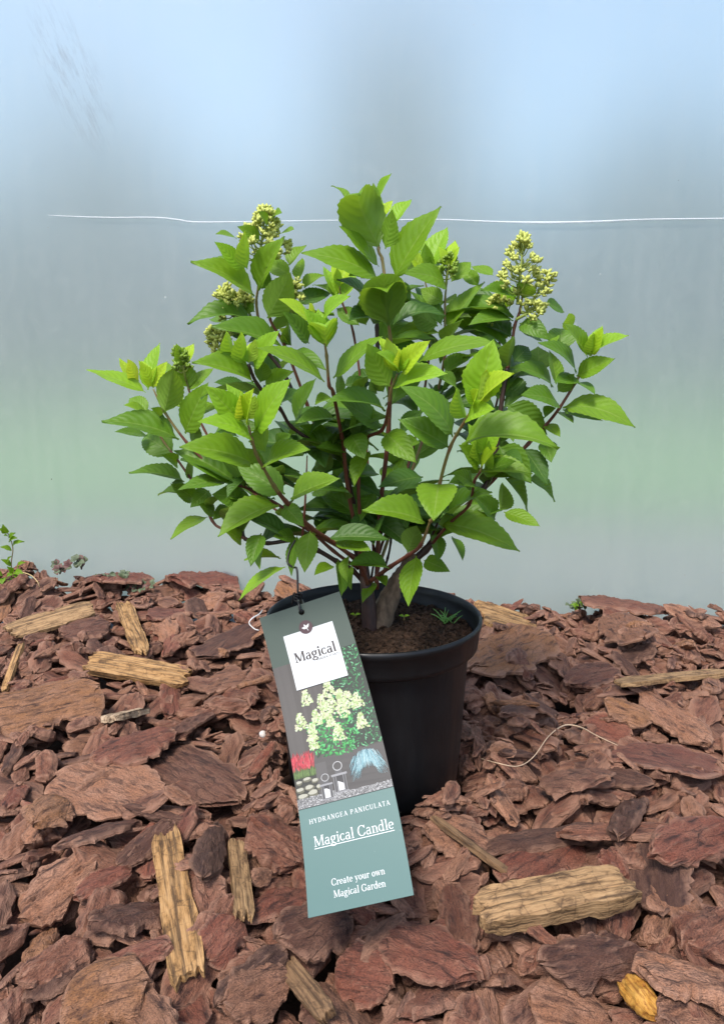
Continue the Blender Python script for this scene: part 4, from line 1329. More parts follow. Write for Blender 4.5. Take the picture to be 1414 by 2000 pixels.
# ------------------------------------------------------------------ the plant label
TAG_W, TAG_L, VM = 0.080, 0.2665, 0.68
KD = 0.968
TL, TR = PD(507, 1207, .706 * KD), PD(663, 1155, .702 * KD)
ML, MR = PD(583, 1582, .611 * KD), PD(768, 1535, .611 * KD)
BL, BR = PD(602, 1793, .545 * KD), PD(808, 1748, .549 * KD)
def lag(a, b, c, v):
    return a * ((v - VM) * (v - 1) / VM) + b * (v * (v - 1) / (VM * (VM - 1))) + c * (v * (v - VM) / (1 - VM))
def tagp(u, v, h=0.0):
    l, r = lag(TL, ML, BL, v), lag(TR, MR, BR, v)
    p = l + (r - l) * u
    if h:
        l2, r2 = lag(TL, ML, BL, v + 0.01), lag(TR, MR, BR, v + 0.01)
        dv = (l2 + (r2 - l2) * u) - p
        n = dv.cross(r - l).normalized()
        if n.y > 0: n = -n
        p = p + n * h
    return p
TAG0 = tagp(.5, 1.0)
label = empty("plant_label", TAG0)
tag(label, "long green printed plant label with a garden picture leaning on the black pot", "plant label")
def card_material(name, col, rough=0.5):
    k = NT(name)
    tc = k.n("TexCoord").outputs['Object']
    s = k.noise(k.mapping(tc, (40, 40, 260)), 1.0, 4, 0.7)
    d = k.noise(tc, 220, 4, 0.7)
    c = k.mix(k.ramp(d, [(0.70, 0.0), (0.80, 0.35)]), col, (0.45, 0.50, 0.50))
    return k.done(k.n("BsdfPrincipled", ins={'Base Color': c, 'Roughness': rough, 'Specular IOR Level': 0.28, 'Normal': k.bump(s, 0.03, 0.002)}).outputs[0])
M_CARD_TOP = card_material("card_dark_green", (0.031, 0.052, 0.041))
M_CARD_LOW = card_material("card_grey_teal", (0.084, 0.150, 0.140))
M_PRINT_WHITE = plain("print_white", (0.82, 0.84, 0.84), 0.35)
M_PRINT_DARK = plain("print_dark_plum", (0.040, 0.022, 0.026), 0.35)
M_PRINT_PLUM = plain("print_plum", (0.085, 0.030, 0.045), 0.35)
k = NT("print_colours")
vc = k.n("Attribute", attribute_name="col").outputs['Color']
M_PRINT = k.done(k.n("BsdfPrincipled", ins={'Base Color': vc, 'Roughness': 0.5, 'Specular IOR Level': 0.28}).outputs[0])
def card(name, v0, v1, mat, hole=False):
    pts, edges = [], []
    nu, nv = 9, max(3, int((v1 - v0) * 34))
    for j in range(nv + 1):
        for i in range(nu + 1):
            u, v = i / nu, v0 + (v1 - v0) * j / nv
            if hole and math.hypot((u - .5) * TAG_W, (v - .027) * TAG_L) < 0.0048: continue
            pts.append(Vector((u, v)))
    if hole:
        s = len(pts)
        for q_ in range(20):
            a_ = 2 * math.pi * q_ / 20
            pts.append(Vector((.5 + .0028 * math.cos(a_) / TAG_W, .027 + .0028 * math.sin(a_) / TAG_L)))
            edges.append((s + q_, s + (q_ + 1) % 20))
    rv, re, rf, *_ = geometry.delaunay_2d_cdt(pts, edges, [], 0, 1e-6)
    bm = bmesh.new()
    vv = [bm.verts.new(tagp(p.x, p.y) - TAG0) for p in rv]
    for f in rf:
        c = sum((rv[i] for i in f), Vector((0, 0))) / len(f)
        if hole and math.hypot((c.x - .5) * TAG_W, (c.y - .027) * TAG_L) < 0.00275: continue
        bm.faces.new([vv[i] for i in f])
    bmesh.ops.recalc_face_normals(bm, faces=bm.faces)
    if sum(f.normal.y for f in bm.faces) > 0: bmesh.ops.reverse_faces(bm, faces=bm.faces)
    for e in bm.edges:
        if len(e.link_faces) == 1: e.smooth = False
    o = bm_obj(name, bm, mat, label)
    md = o.modifiers.new("thickness", 'SOLIDIFY'); md.thickness = 0.0005; md.offset = -1
    return o
PV0, PV1 = 0.188, 0.682
card("card_head", 0.0, PV0, M_CARD_TOP, True)
card("card_middle", PV0, PV1, M_CARD_TOP)
card("card_foot", PV1, 1.0, M_CARD_LOW)
class Print:
    """flat print: polygons in (u, v) with a colour each, every one a hair above the last layer"""
    def __init__(self): self.v, self.f, self.c, self.n = [], [], [], 0
    def poly(self, pts, col, h):
        b = len(self.v)
        self.v.extend(tuple(tagp(u, v, h) - TAG0) for u, v in pts)
        self.f.append(tuple(range(b, b + len(pts)))); self.c.append(col)
    def mm(self, cu, cv, pts, col, h):
        self.poly([(cu + x / 1000 / TAG_W, cv + y / 1000 / TAG_L) for x, y in pts], col, h)
    def build(self, name, mat=M_PRINT):
        me = bpy.data.meshes.new(name)
        me.from_pydata(self.v, [], self.f)
        at = me.color_attributes.new("col", 'FLOAT_COLOR', 'CORNER')
        i = 0
        for p, c in zip(me.polygons, self.c):
            for _ in p.loop_indices:
                at.data[i].color = (*c, 1); i += 1
        me.validate()
        return link(name, me, mat, label)
def lin(r, g, b):
    f = lambda x: ((x / 255 + .055) / 1.055) ** 2.4 if x > 10 else x / 255 / 12.92
    return (f(r) * .46, f(g) * .46, f(b) * .46)
PR = Print()
pr = random.Random(3)
def strip(u0, u1, v0, v1, col, h, n=10):
    for i in range(n):
        a, b = v0 + (v1 - v0) * i / n, v0 + (v1 - v0) * (i + 1) / n
        PR.poly([(u0, a), (u1, a), (u1, b), (u0, b)], col, h)
H1 = 0.00012
# fence boards behind the garden
nb = 30
for i in range(nb):
    g_ = 92 - 20 * (i / nb) + pr.uniform(-7, 7)
    strip(i / nb, (i + 1) / nb, PV0, PV1, lin(g_ + 4, g_, g_ - 2), H1, 14)
def clampuv(u, v): return min(max(u, .002), .998), min(max(v, PV0 + .001), PV1 - .001)
def blade(u, v, ang, l, w, col, h):
    c, s = math.cos(ang), math.sin(ang)
    pts = []
    for a, b in ((0, 0), (.35, -.5), (.7, -.4), (1, 0), (.7, .4), (.35, .5)):
        x, y = a * l * c - b * w * s, a * l * s + b * w * c
        pts.append(clampuv(u + x / 1000 / TAG_W, v + y / 1000 / TAG_L))
    PR.poly(pts, col, h)
def blob(u, v, rx, ry, col, h, n=9, rough=.12):
    PR.poly([clampuv(u + rx * math.cos(6.283 * i / n) * (1 + pr.uniform(-rough, rough)) / 1000 / TAG_W, v + ry * math.sin(6.283 * i / n) * (1 + pr.uniform(-rough, rough)) / 1000 / TAG_L) for i in range(n)], col, h)
hh = H1
GREENS = [lin(40, 150, 80), lin(30, 110, 65), lin(80, 190, 115), lin(20, 70, 45), lin(120, 205, 150), lin(25, 90, 60), lin(15, 45, 32)]
# hedge on the right: dark mass, then leaves
for (u0, u1, v0, v1) in ((.60, 1.0, PV0, .30), (.50, 1.0, .28, .36), (.66, 1.0, .36, .53)):
    strip(u0, u1, v0, v1, lin(22, 48, 38), 0.00018, 8)
for i in range(620):
    v = pr.uniform(PV0, .535)
    lo = .66 if v < .29 else .52 if v < .36 else .64
    blade(pr.uniform(lo, 1.0), v, pr.uniform(0, 6.283), pr.uniform(2.0, 4.2), pr.uniform(.7, 1.4), pr.choice(GREENS), 0.00022 + 0.0000001 * i)
# planter box, ground
strip(.24, 1.0, .535, .672, lin(88, 86, 86), 0.00030, 6)
strip(.24, .36, .548, .672, lin(102, 100, 100), 0.00033, 6)
strip(.0, .25, .56, .672, lin(60, 62, 58), 0.00030, 4)
# shrub foliage and panicles
for i in range(430):
    a_, r_ = pr.uniform(0, 6.283), math.sqrt(pr.uniform(0, 1))
    u, v = .50 + .28 * r_ * math.cos(a_), .462 + .078 * r_ * math.sin(a_)
    blade(u, v, pr.uniform(0, 6.283), pr.uniform(2.4, 4.6), pr.uniform(1.0, 1.9), pr.choice([lin(60, 190, 90), lin(40, 150, 70), lin(90, 215, 120), lin(30, 105, 60), lin(20, 70, 42)]), 0.00036 + 0.0000001 * i)
for i, (cu, cv, s) in enumerate([(.30, .325, 1.0), (.56, .315, 1.1), (.46, .352, 1.0), (.67, .352, .9), (.18, .400, 1.1), (.36, .400, 1.0), (.28, .445, 1.1), (.56, .375, 1.1), (.66, .395, 1.2), (.75, .372, 1.1), (.84, .382, 1.0), (.27, .480, .9), (.46, .385, 1.0), (.56, .470, 1.1), (.83, .452, 1.0), (.50, .420, .8)]):
    h0 = 0.00042 + 0.00001 * i
    for q_ in range(95):
        f = pr.uniform(0, 1)
        half = 5.6 * s * (0.25 + 0.75 * f ** 0.8)
        x, y = pr.uniform(-1, 1) * half, (-8.0 + 14 * f) * s
        col = pr.choice([lin(225, 240, 190), lin(205, 228, 160), lin(236, 246, 212), lin(180, 208, 130), lin(232, 226, 190)])
        blob(cu + x / 1000 / TAG_W, cv + y / 1000 / TAG_L, pr.uniform(.7, 1.2), pr.uniform(.7, 1.2), col, h0 + 0.0000001 * q_, 6)
# red grass
for i in range(150):
    u, v = pr.uniform(.0, .24), .585
    blade(u, v, -1.571 + pr.uniform(-.18, .18), pr.uniform(6, 11), .35, pr.choice([lin(120, 150, 80), lin(90, 120, 60)]), 0.00060)
for i in range(190):
    u, v = pr.uniform(.0, .235), pr.uniform(.520, .562)
    blade(u, v, -1.571 + pr.uniform(-.3, .3), pr.uniform(4, 9), .55, pr.choice([lin(215, 45, 70), lin(235, 80, 100), lin(190, 30, 50), lin(230, 110, 110)]), 0.00061 + 0.0000001 * i)
# stones
for (u, v, a_, b_) in ((.05, .598, 3, 2.0), (.14, .592, 4, 2.2), (.22, .602, 3.4, 2.4), (.05, .622, 4, 2.6), (.15, .620, 4.4, 3.0), (.07, .645, 5, 3.0), (.18, .640, 4.5, 3.4), (.25, .625, 2.2, 3)):
    blob(u, v, a_, b_, lin(120, 118, 100), 0.00064, 8, .2)
    blob(u - .004, v - .003, a_ * .85, b_ * .62, lin(205, 203, 185), 0.00066, 8, .2)
# blue grass fountain
for i in range(520):
    a_ = pr.uniform(-math.pi - .25, .25)
    l = pr.uniform(9, 17.5)
    cx_, sy_ = math.cos(a_), math.sin(a_)
    prev = None
    colr = pr.choice([lin(150, 205, 215), lin(185, 225, 232), lin(110, 170, 185), lin(205, 236, 240), lin(95, 140, 155)])
    for sgm in range(5):
        f = sgm / 4
        q2 = (.79 + cx_ * l * (f - .12 * f * f) / 1000 / TAG_W, .578 + (sy_ * l * .85 * f + 11 * f * f * (.25 + .9 * abs(cx_))) / 1000 / TAG_L)
        if prev and prev[0] < .99 and q2[0] < .998 and q2[1] < .655:
            w_ = .22 * (1.1 - f)
            dx, dy = (q2[0] - prev[0]) * TAG_W, (q2[1] - prev[1]) * TAG_L
            l2 = math.hypot(dx, dy) or 1
            nx_, ny_ = -dy / l2 * w_ / 1000 / TAG_W, dx / l2 * w_ / 1000 / TAG_L
            PR.poly([(prev[0] - nx_, prev[1] - ny_), (prev[0] + nx_, prev[1] + ny_), (q2[0] + nx_, q2[1] + ny_), (q2[0] - nx_, q2[1] - ny_)], colr, 0.00068 + 0.0000001 * i)
        prev = q2
for i in range(420):
    x0 = pr.gauss(0, 1) * 5.5
    x0 = max(-12, min(12, x0))
    y0 = -9.5 * math.sqrt(max(0, 1 - (x0 / 13) ** 2)) + pr.uniform(0, 9)
    l = pr.uniform(4, 9)
    dx = x0 * .045 * l
    ua, va = .79 + x0 / 1000 / TAG_W, .578 + y0 / 1000 / TAG_L
    ub, vb = .79 + (x0 + dx) / 1000 / TAG_W, .578 + (y0 + l) / 1000 / TAG_L
    if ub < .995 and ua < .995 and vb < .652:
        w_ = .17 / 1000 / TAG_W
        PR.poly([(ua - w_, va), (ua + w_, va), (ub + w_ * .4, vb), (ub - w_ * .4, vb)], pr.choice([lin(150, 205, 215), lin(185, 225, 232), lin(110, 170, 185), lin(205, 236, 240), lin(85, 125, 140)]), 0.00074 + 0.0000001 * i)
# gravel
strip(.0, 1.0, .660, PV1, lin(150, 150, 150), 0.00075, 3)
strip(.0, .5, .650, .660, lin(140, 140, 140), 0.00075, 2)
for i in range(700):
    u = pr.uniform(0, 1)
    v = pr.uniform(.648 if u < .5 else .659, PV1)
    blob(u, v, pr.uniform(.3, .6), pr.uniform(.25, .5), pr.choice([lin(235, 235, 235), lin(210, 210, 210), lin(110, 110, 112), lin(80, 80, 84)]), 0.00077, 5)
# lanterns
def lantern(u, v, s, h):
    D, Lg = lin(70, 70, 74), lin(205, 205, 205)
    bx = lambda x0, y0, x1, y1, c, hh_: PR.mm(u, v, [(x0 * s, y0 * s), (x1 * s, y0 * s), (x1 * s, y1 * s), (x0 * s, y1 * s)], c, hh_)
    bx(-4, -11, 4, 0, D, h)
    bx(-5, -12.2, 5, -10.8, lin(175, 175, 178), h + .00001)
    bx(-2, -8.5, 2, -1.2, lin(250, 250, 250), h + .00002)
    bx(-4.6, -.8, 4.6, .2, lin(165, 165, 168), h + .00002)
    for xx in (-4, -2.6, 2.1, 3.5): bx(xx, -10.8, xx + .5, -.8, lin(150, 150, 152), h + .00002)
    bx(-2.2, -14.2, 2.2, -12.2, lin(105, 105, 108), h + .00001)
    for i in range(14):
        a0, a1 = 6.283 * i / 14, 6.283 * (i + 1) / 14
        r0, r1 = 2.5 * s, 3.1 * s
        PR.mm(u, v - 17 * s / 1000 / TAG_L, [(r0 * math.cos(a0), r0 * math.sin(a0)), (r1 * math.cos(a0), r1 * math.sin(a0)), (r1 * math.cos(a1), r1 * math.sin(a1)), (r0 * math.cos(a1), r0 * math.sin(a1))], Lg, h + .00002)
lantern(.475, .660, 1.35, 0.00082)
lantern(.325, .672, 1.12, 0.00086)
PR.build("printed_picture")

# white panel and emblem
pan = Print()
for i in range(8):
    a, b = .091 + .197 * i / 8, .091 + .197 * (i + 1) / 8
    pan.poly([(.215, a), (.815, a), (.815, b), (.215, b)], (0.47, 0.49, 0.50), 0.00100)
pan.build("white_panel", M_PRINT)
em = Print()
em.mm(.50, .083, [(6.4 * math.cos(6.283 * i / 40), 6.4 * math.sin(6.283 * i / 40)) for i in range(40)], (0.045, 0.018, 0.025), 0.00112)
def petal(ang, l, w):
    pts = []
    for i in range(13):
        t = i / 12; pts.append((t * l, w * math.sin(math.pi * t ** .8)))
    for i in range(12, -1, -1):
        t = i / 12; pts.append((t * l, -w * math.sin(math.pi * t ** .8)))
    c, s = math.cos(ang), math.sin(ang)
    em.mm(.505, .087, [(x * c - y * s, x * s + y * c) for x, y in pts], (0.56, 0.57, 0.57), 0.00118)
petal(-2.85, 4.6, 1.0); petal(-1.95, 4.4, 1.0); petal(-.85, 4.8, 1.0)
em.mm(.505, .087, [(-.3, -.3), (.3, -.2), (1.3, 2.6), (.9, 2.8)], (0.56, 0.57, 0.57), 0.00118)
em.build("emblem", M_PRINT)

# serif lettering drawn stroke by stroke (em units, x-height .47, capitals .70)
def LN(x0, y0, x1, y1, w): return ('l', x0, y0, x1, y1, w)
def ARC(cx, cy, rx, ry, a0, a1, w0=.035, w1=.095): return ('a', cx, cy, rx, ry, a0, a1, w0, w1)
TK, TH = .095, .036
def SER(x, y, w=.22): return ('l', x - w / 2, y, x + w / 2, y, .036)
def ST(x, y0, y1, b=True, t=True, w=TK):
    r = [LN(x, y0, x, y1, w)]
    if b: r.append(SER(x, y0 + .018))
    if t: r.append(SER(x - .03, y1 - .018, .16) if y1 < .6 or t == 'half' else SER(x, y1 - .018))
    return r
GL = {
 'M': (.88, ST(.13, 0, .70, w=.05) + ST(.75, 0, .70) + [LN(.14, .70, .43, .04, .10), LN(.43, .04, .72, .70, .045)]),
 'a': (.47, [ARC(.20, .135, .135, .125, 60, 345), LN(.34, .03, .34, .34, TK), ARC(.23, .34, .125, .125, 10, 165, .036, .07), LN(.34, .03, .45, .02, .04)]),
 'g': (.48, [ARC(.22, .315, .145, .145, 0, 360), ARC(.22, -.09, .185, .10, 0, 360, .04, .07), LN(.13, .20, .12, .06, .05), LN(.12, .05, .30, .02, .07), LN(.34, .42, .46, .46, .05)]),
 'i': (.27, ST(.14, 0, .47) + [('d', .135, .63, .058)]),
 'c': (.42, [ARC(.23, .235, .175, .22, 40, 325)]),
 'l': (.27, ST(.14, 0, .74, True, 'half')),
 'C': (.66, [ARC(.35, .35, .29, .34, 35, 325, .036, .11), LN(.60, .70, .60, .50, .036), LN(.61, .20, .58, .14, .036)]),
 'G': (.72, [ARC(.35, .35, .29, .34, 35, 325, .036, .11), LN(.60, .70, .60, .50, .036), LN(.60, .05, .60, .30, TK), SER(.58, .30, .22)]),
 'n': (.55, ST(.13, 0, .47) + ST(.42, 0, .34, True, False) + [ARC(.28, .30, .14, .155, 0, 140, .036, .08)]),
 'd': (.52, [ARC(.21, .235, .165, .22, 30, 330), LN(.38, 0, .38, .74, TK), SER(.35, .72, .16), SER(.42, .018, .14)]),
 'e': (.44, [ARC(.23, .235, .175, .22, 5, 318), LN(.06, .25, .40, .25, .036)]),
 'r': (.40, ST(.13, 0, .47) + [ARC(.28, .31, .14, .14, 55, 150, .036, .06), ('d', .35, .41, .05)]),
 't': (.33, [LN(.14, .06, .14, .62, TK), SER(.17, .452, .28), ARC(.22, .09, .085, .085, 180, 320, .036, .07)]),
 'y': (.50, [LN(.09, .46, .25, .03, .09), LN(.42, .46, .20, -.16, .04), ('d', .13, -.17, .05), SER(.10, .452, .2), SER(.42, .452, .16)]),
 'o': (.48, [ARC(.24, .235, .18, .22, 0, 360)]),
 'u': (.55, [LN(.13, .14, .13, .47, TK), SER(.10, .452, .16), LN(.42, 0, .42, .47, TK), SER(.39, .452, .16), SER(.46, .018, .12), ARC(.28, .16, .145, .15, 180, 320, .036, .08)]),
 'w': (.72, [LN(.09, .46, .22, .02, .09), LN(.36, .44, .22, .02, .04), LN(.35, .46, .49, .02, .09), LN(.64, .46, .49, .02, .04), SER(.09, .452, .19), SER(.36, .452, .17), SER(.64, .452, .16)]),
 'H': (.78, ST(.14, 0, .70) + ST(.64, 0, .70) + [LN(.14, .36, .64, .36, .04)]),
 'Y': (.68, [LN(.10, .69, .34, .30, .10), LN(.58, .69, .34, .30, .045), LN(.34, .32, .34, 0, TK), SER(.34, .018), SER(.11, .682), SER(.58, .682, .18)]),
 'D': (.74, ST(.15, 0, .70) + [ARC(.30, .35, .35, .335, -90, 90, .036, .11), LN(.15, .018, .32, .018, .036), LN(.15, .682, .32, .682, .036)]),
 'R': (.70, ST(.15, 0, .70) + [ARC(.30, .52, .20, .165, -90, 90, .036, .10), LN(.15, .682, .32, .682, .036), LN(.15, .36, .32, .36, .036), LN(.34, .36, .60, .02, .10), SER(.62, .018, .14)]),
 'A': (.72, [LN(.10, 0, .36, .70, .045), LN(.35, .70, .62, 0, .105), LN(.19, .22, .52, .22, .04), SER(.10, .018), SER(.62, .018)]),
 'N': (.76, ST(.13, 0, .70, w=.05) + [LN(.13, .70, .62, 0, .105), LN(.62, 0, .62, .70, .05), SER(.62, .682)]),
 'E': (.64, ST(.15, 0, .70) + [LN(.15, .682, .54, .682, .036), LN(.15, .36, .44, .36, .036), LN(.15, .018, .56, .018, .036), LN(.54, .70, .54, .54, .036), LN(.56, 0, .56, .17, .036), LN(.44, .44, .44, .28, .036)]),
 'P': (.64, ST(.15, 0, .70) + [ARC(.30, .50, .22, .18, -90, 90, .036, .10), LN(.15, .682, .32, .682, .036), LN(.15, .325, .32, .325, .036)]),
 'I': (.36, ST(.18, 0, .70)),
 'U': (.74, [LN(.14, .24, .14, .70, TK), SER(.14, .682), LN(.60, .24, .60, .70, .05), SER(.60, .682, .18), ARC(.37, .25, .23, .24, 180, 360, .045, .085)]),
 'L': (.60, ST(.15, 0, .70) + [LN(.15, .018, .52, .018, .036), LN(.52, 0, .52, .18, .036)]),
 'T': (.66, ST(.33, 0, .70, True, False) + [LN(.06, .682, .60, .682, .036), LN(.07, .70, .07, .53, .036), LN(.59, .70, .59, .53, .036)]),
 'S': (.54, [ARC(.26, .52, .165, .16, 30, 270, .04, .09), ARC(.27, .18, .18, .17, -150, 90, .04, .09)]),
 '.': (.22, [('d', .10, .05, .05)]), ' ': (.26, []), "'": (.14, [LN(.06, .60, .06, .70, .05)]),
}
def glyph_polys(ch, boldk=1.0):
    out = []
    for s in GL[ch][1]:
        if s[0] == 'l':
            _, x0, y0, x1, y1, w = s
            w *= boldk
            dx, dy = x1 - x0, y1 - y0
            l = math.hypot(dx, dy); nx, ny = -dy / l * w / 2, dx / l * w / 2
            out.append([(x0 - nx, y0 - ny), (x1 - nx, y1 - ny), (x1 + nx, y1 + ny), (x0 + nx, y0 + ny)])
        elif s[0] == 'd':
            _, x, y, r = s
            r *= boldk
            out.append([(x + r * math.cos(6.283 * i / 12), y + r * math.sin(6.283 * i / 12)) for i in range(12)])
        else:
            _, cx, cy, rx, ry, a0, a1, w0, w1 = s
            n = max(5, int(abs(a1 - a0) / 14))
            for i in range(n):
                q4 = []
                for a, sg in ((i, -1), (i + 1, -1), (i + 1, 1), (i, 1)):
                    an = math.radians(a0 + (a1 - a0) * a / n)
                    w = (w0 + (w1 - w0) * abs(math.cos(an)) ** 1.4) * boldk
                    q4.append((cx + (rx + sg * w / 2) * math.cos(an), cy + (ry + sg * w / 2) * math.sin(an)))
                out.append(q4)
    return out
def text(name, s, u0, u1, v, size, col, h, track=0.0, boldk=1.0, underline=False):
    """baseline at v, fitted between u0 and u1; size = em in mm"""
    T = Print()
    tot = sum(GL[c][0] + track for c in s) - track
    kx = (u1 - u0) * TAG_W * 1000 / (tot * size)
    x = 0.0
    n = 0
    for c in s:
        for poly in glyph_polys(c, boldk):
            T.poly([(u0 + (x + px) * kx * size / 1000 / TAG_W, v - py * size / 1000 / TAG_L) for px, py in poly], col, h + 0.0000015 * (n % 12)); n += 1
        x += GL[c][0] + track
    if underline:
        for i in range(10):
            a, b = u0 + (u1 - u0) * i / 10, u0 + (u1 - u0) * (i + 1) / 10
            d0, d1 = .105 * size / 1000 / TAG_L, .155 * size / 1000 / TAG_L
            T.poly([(a, v + d0), (b, v + d0), (b, v + d1), (a, v + d1)], col, h + 0.00002)
    return T.build(name, M_PRINT)
WH, INK = (0.58, 0.60, 0.60), (0.020, 0.013, 0.015)
text("lettering", "Magical", .275, .770, .194, 13.0, INK, 0.00108, 0.02, 1.45)
text("lettering", "GARDEN PLANTS.", .520, .800, .2075, 2.9, INK, 0.00108, 0.10, 1.5)
text("lettering", "'", .762, .775, .170, 5.0, INK, 0.00108)
text("lettering", "HYDRANGEA PANICULATA", .095, .930, .734, 5.6, WH, 0.0003, 0.16, 1.15)
text("lettering", "Magical Candle", .115, .925, .806, 12.0, WH, 0.0003, 0.02, 1.0, True)
text("lettering", "Create your own", .245, .765, .928, 7.4, WH, 0.0003, 0.03, 1.1)
text("lettering", "Magical Garden", .255, .755, .962, 7.4, WH, 0.0003, 0.03, 1.1)

# black tie that holds the label to a branch
M_TIE = plain("black_plastic_tie", (0.012, 0.012, 0.013), 0.4)
bm = bmesh.new()
hole = tagp(.5, .027)
ps = [P(577, 1055, -.030), P(566, 1075, -.034), P(562, 1098, -.040), P(572, 1108, -.046), P(580, 1112, -.050), P(582, 1150, -.060), P(582, 1172, -.064), hole + Vector((-.003, .004, .009)), hole + Vector((-.001, -.0035, .003)), hole + Vector((0, .002, -.001)), hole + Vector((.001, .010, .004)), P(588, 1170, -.055)]
sp_, sr_ = catmull(ps, [.0011] * len(ps), 6)
tube(bm, sp_, sr_, 8)
for i in range(4):
    c_ = P(582, 1160 + i * 4, -.062)
    pp = [c_ + Vector((math.cos(a * .7854) * (.0022 + .0006 * i), math.sin(a * .7854) * .0022, .0012 * math.sin(a * 1.3 + i))) for a in range(9)]
    tube(bm, pp, [.0008] * 9, 6)
for s_ in (-1, 1):
    pp, rr_ = catmull([P(582, 1165, -.062), P(582 + s_ * 8, 1158, -.066), P(582 + s_ * 7 - 4, 1180, -.064)], [.0007] * 3, 5)
    tube(bm, pp, rr_, 6)
for v in bm.verts: v.co -= TAG0
bm_obj("tie", bm, M_TIE, label)

# ------------------------------------------------------------------ small things on the mulch and in the pot
def thread(name, pts, rad, mat, lab, cat):
    bm = bmesh.new()
    ps, rr = catmull(pts, rad, 8)
    o0 = pts[0].copy()
    tube(bm, [p - o0 for p in ps], rr, 6)
    o = bm_obj(name, bm, mat); o.location = o0
    return tag(o, lab, cat)
lift = Vector((0, 0, .011))
thread("straw", [ground_hit(x, y) + lift * l for x, y, l in ((938, 1488, .4), (970, 1503, .7), (1010, 1511, .8), (1040, 1503, 1.4), (1070, 1474, 2.2), (1100, 1455, 2.4), (1130, 1452, 2.0), (1165, 1458, 1.2), (1205, 1466, .6))],
       [.0005, .0006, .0006, .0006, .0006, .0011, .0010, .0006, .0004], plain("straw_tan", (0.50, 0.36, 0.24), 0.6), "thin pale curved straw lying on the bark right of the pot", "straw")
tz = [PD(x, y, .76) for x, y in ((513, 1191), (507, 1199), (494, 1207), (487, 1217), (497, 1228), (506, 1231))]
thread("white_thread", tz, [.0006, .0007, .0008, .0006, .0006, .0004], plain("thread_white", (0.75, 0.74, 0.74), 0.5), "thin white thread end beside the label's upper left corner", "thread")

def small_plant(name, lab, root_p, stems, leaf_mat, stem_mat, cat="weed", lobed=False):
    root = empty(name, root_p)
    tag(root, lab, cat)
    for pts, leaves in stems:
        bm = bmesh.new()
        ps, rr = catmull([p - root_p for p in pts], [.0012 - .0006 * i / (len(pts) - 1) for i in range(len(pts))], 5)
        tube(bm, ps, rr, 6)
        bm_obj("stem", bm, stem_mat, root)
        for b, t, w in leaves:
            b, t = b - root_p, t - root_p
            ax = t - b; L = ax.length; ax.normalize()
            n = Vector((0.1, -0.75, 0.8)); n = (n - ax * n.dot(ax)).normalized()
            x = ax.cross(n)
            if lobed:
                for sg in (-.9, 0, .9):
                    rot = Matrix.Rotation(sg, 3, n)
                    a2, x2 = rot @ ax, rot @ x
                    o = link("leaf", small_leaf(leaf_mat), None, root)
                    o.matrix_local = Matrix(((x2.x * w, a2.x * L, n.x * L, b.x), (x2.y * w, a2.y * L, n.y * L, b.y), (x2.z * w, a2.z * L, n.z * L, b.z), (0, 0, 0, 1)))
            else:
                o = link("leaf", small_leaf(leaf_mat), None, root)
                o.matrix_local = Matrix(((x.x * w, ax.x * L, n.x * L, b.x), (x.y * w, ax.y * L, n.y * L, b.y), (x.z * w, ax.z * L, n.z * L, b.z), (0, 0, 0, 1)))
    return root
SL = {}
def small_leaf(mat):
    if mat.name not in SL:
        me = leaf_mesh(0.1, 0.3, 0, 0.08, 5, 9); me.materials.append(mat); SL[mat.name] = me
    return SL[mat.name]
WY = .50
def lf(bx, by, tx, ty, w, Y=WY): return (P(bx, by, Y), P(tx, ty, Y - .012), w)
small_plant("weed", "upright green weed with small lobed leaves growing by the film", P(24, 1135, WY), [
    ([P(24, 1135, WY), P(23, 1100, WY), P(26, 1070, WY), P(18, 1045, WY), P(8, 1028, WY)],
     [lf(26, 1068, 48, 1057, .010), lf(24, 1075, 0, 1068, .010), lf(22, 1056, 30, 1040, .012), lf(20, 1058, 34, 1050, .012), lf(14, 1042, 6, 1024, .012), lf(12, 1040, -4, 1034, .010), lf(18, 1050, 8, 1046, .009)]),
    ([P(24, 1135, WY), P(30, 1118, WY), P(38, 1106, WY)], [lf(36, 1108, 50, 1098, .009), lf(28, 1118, 48, 1122, .013), lf(26, 1120, 14, 1106, .010), lf(22, 1105, 2, 1092, .010), lf(20, 1100, 22, 1086, .008), lf(30, 1124, 40, 1130, .009)]),
    ([P(24, 1135, WY), P(14, 1130, WY), P(6, 1124, WY)], [lf(14, 1128, 26, 1122, .010), lf(8, 1128, 4, 1142, .011), lf(6, 1124, -12, 1118, .010), lf(18, 1132, 30, 1140, .009)])],
    M_LEAF[2], M_STEM_GREEN)
thread("fallen_stalk", [P(46, 1118, WY - .01), P(62, 1124, WY - .02), P(74, 1136, WY - .03), P(78, 1146, WY - .03)], [.0009, .0008, .0008, .0006], plain("stalk_tan", (0.45, 0.33, 0.16), 0.7), "thin dry tan stalk bending down beside the green weed", "stalk")
M_DUSTY = leaf_material("leaf_dusty_green", (0.085, 0.110, 0.060), (0.075, 0.095, 0.055), 0.15, 0.1)
M_RUSSET = leaf_material("leaf_russet", (0.110, 0.045, 0.040), (0.090, 0.050, 0.045), 0.15, 0.1)
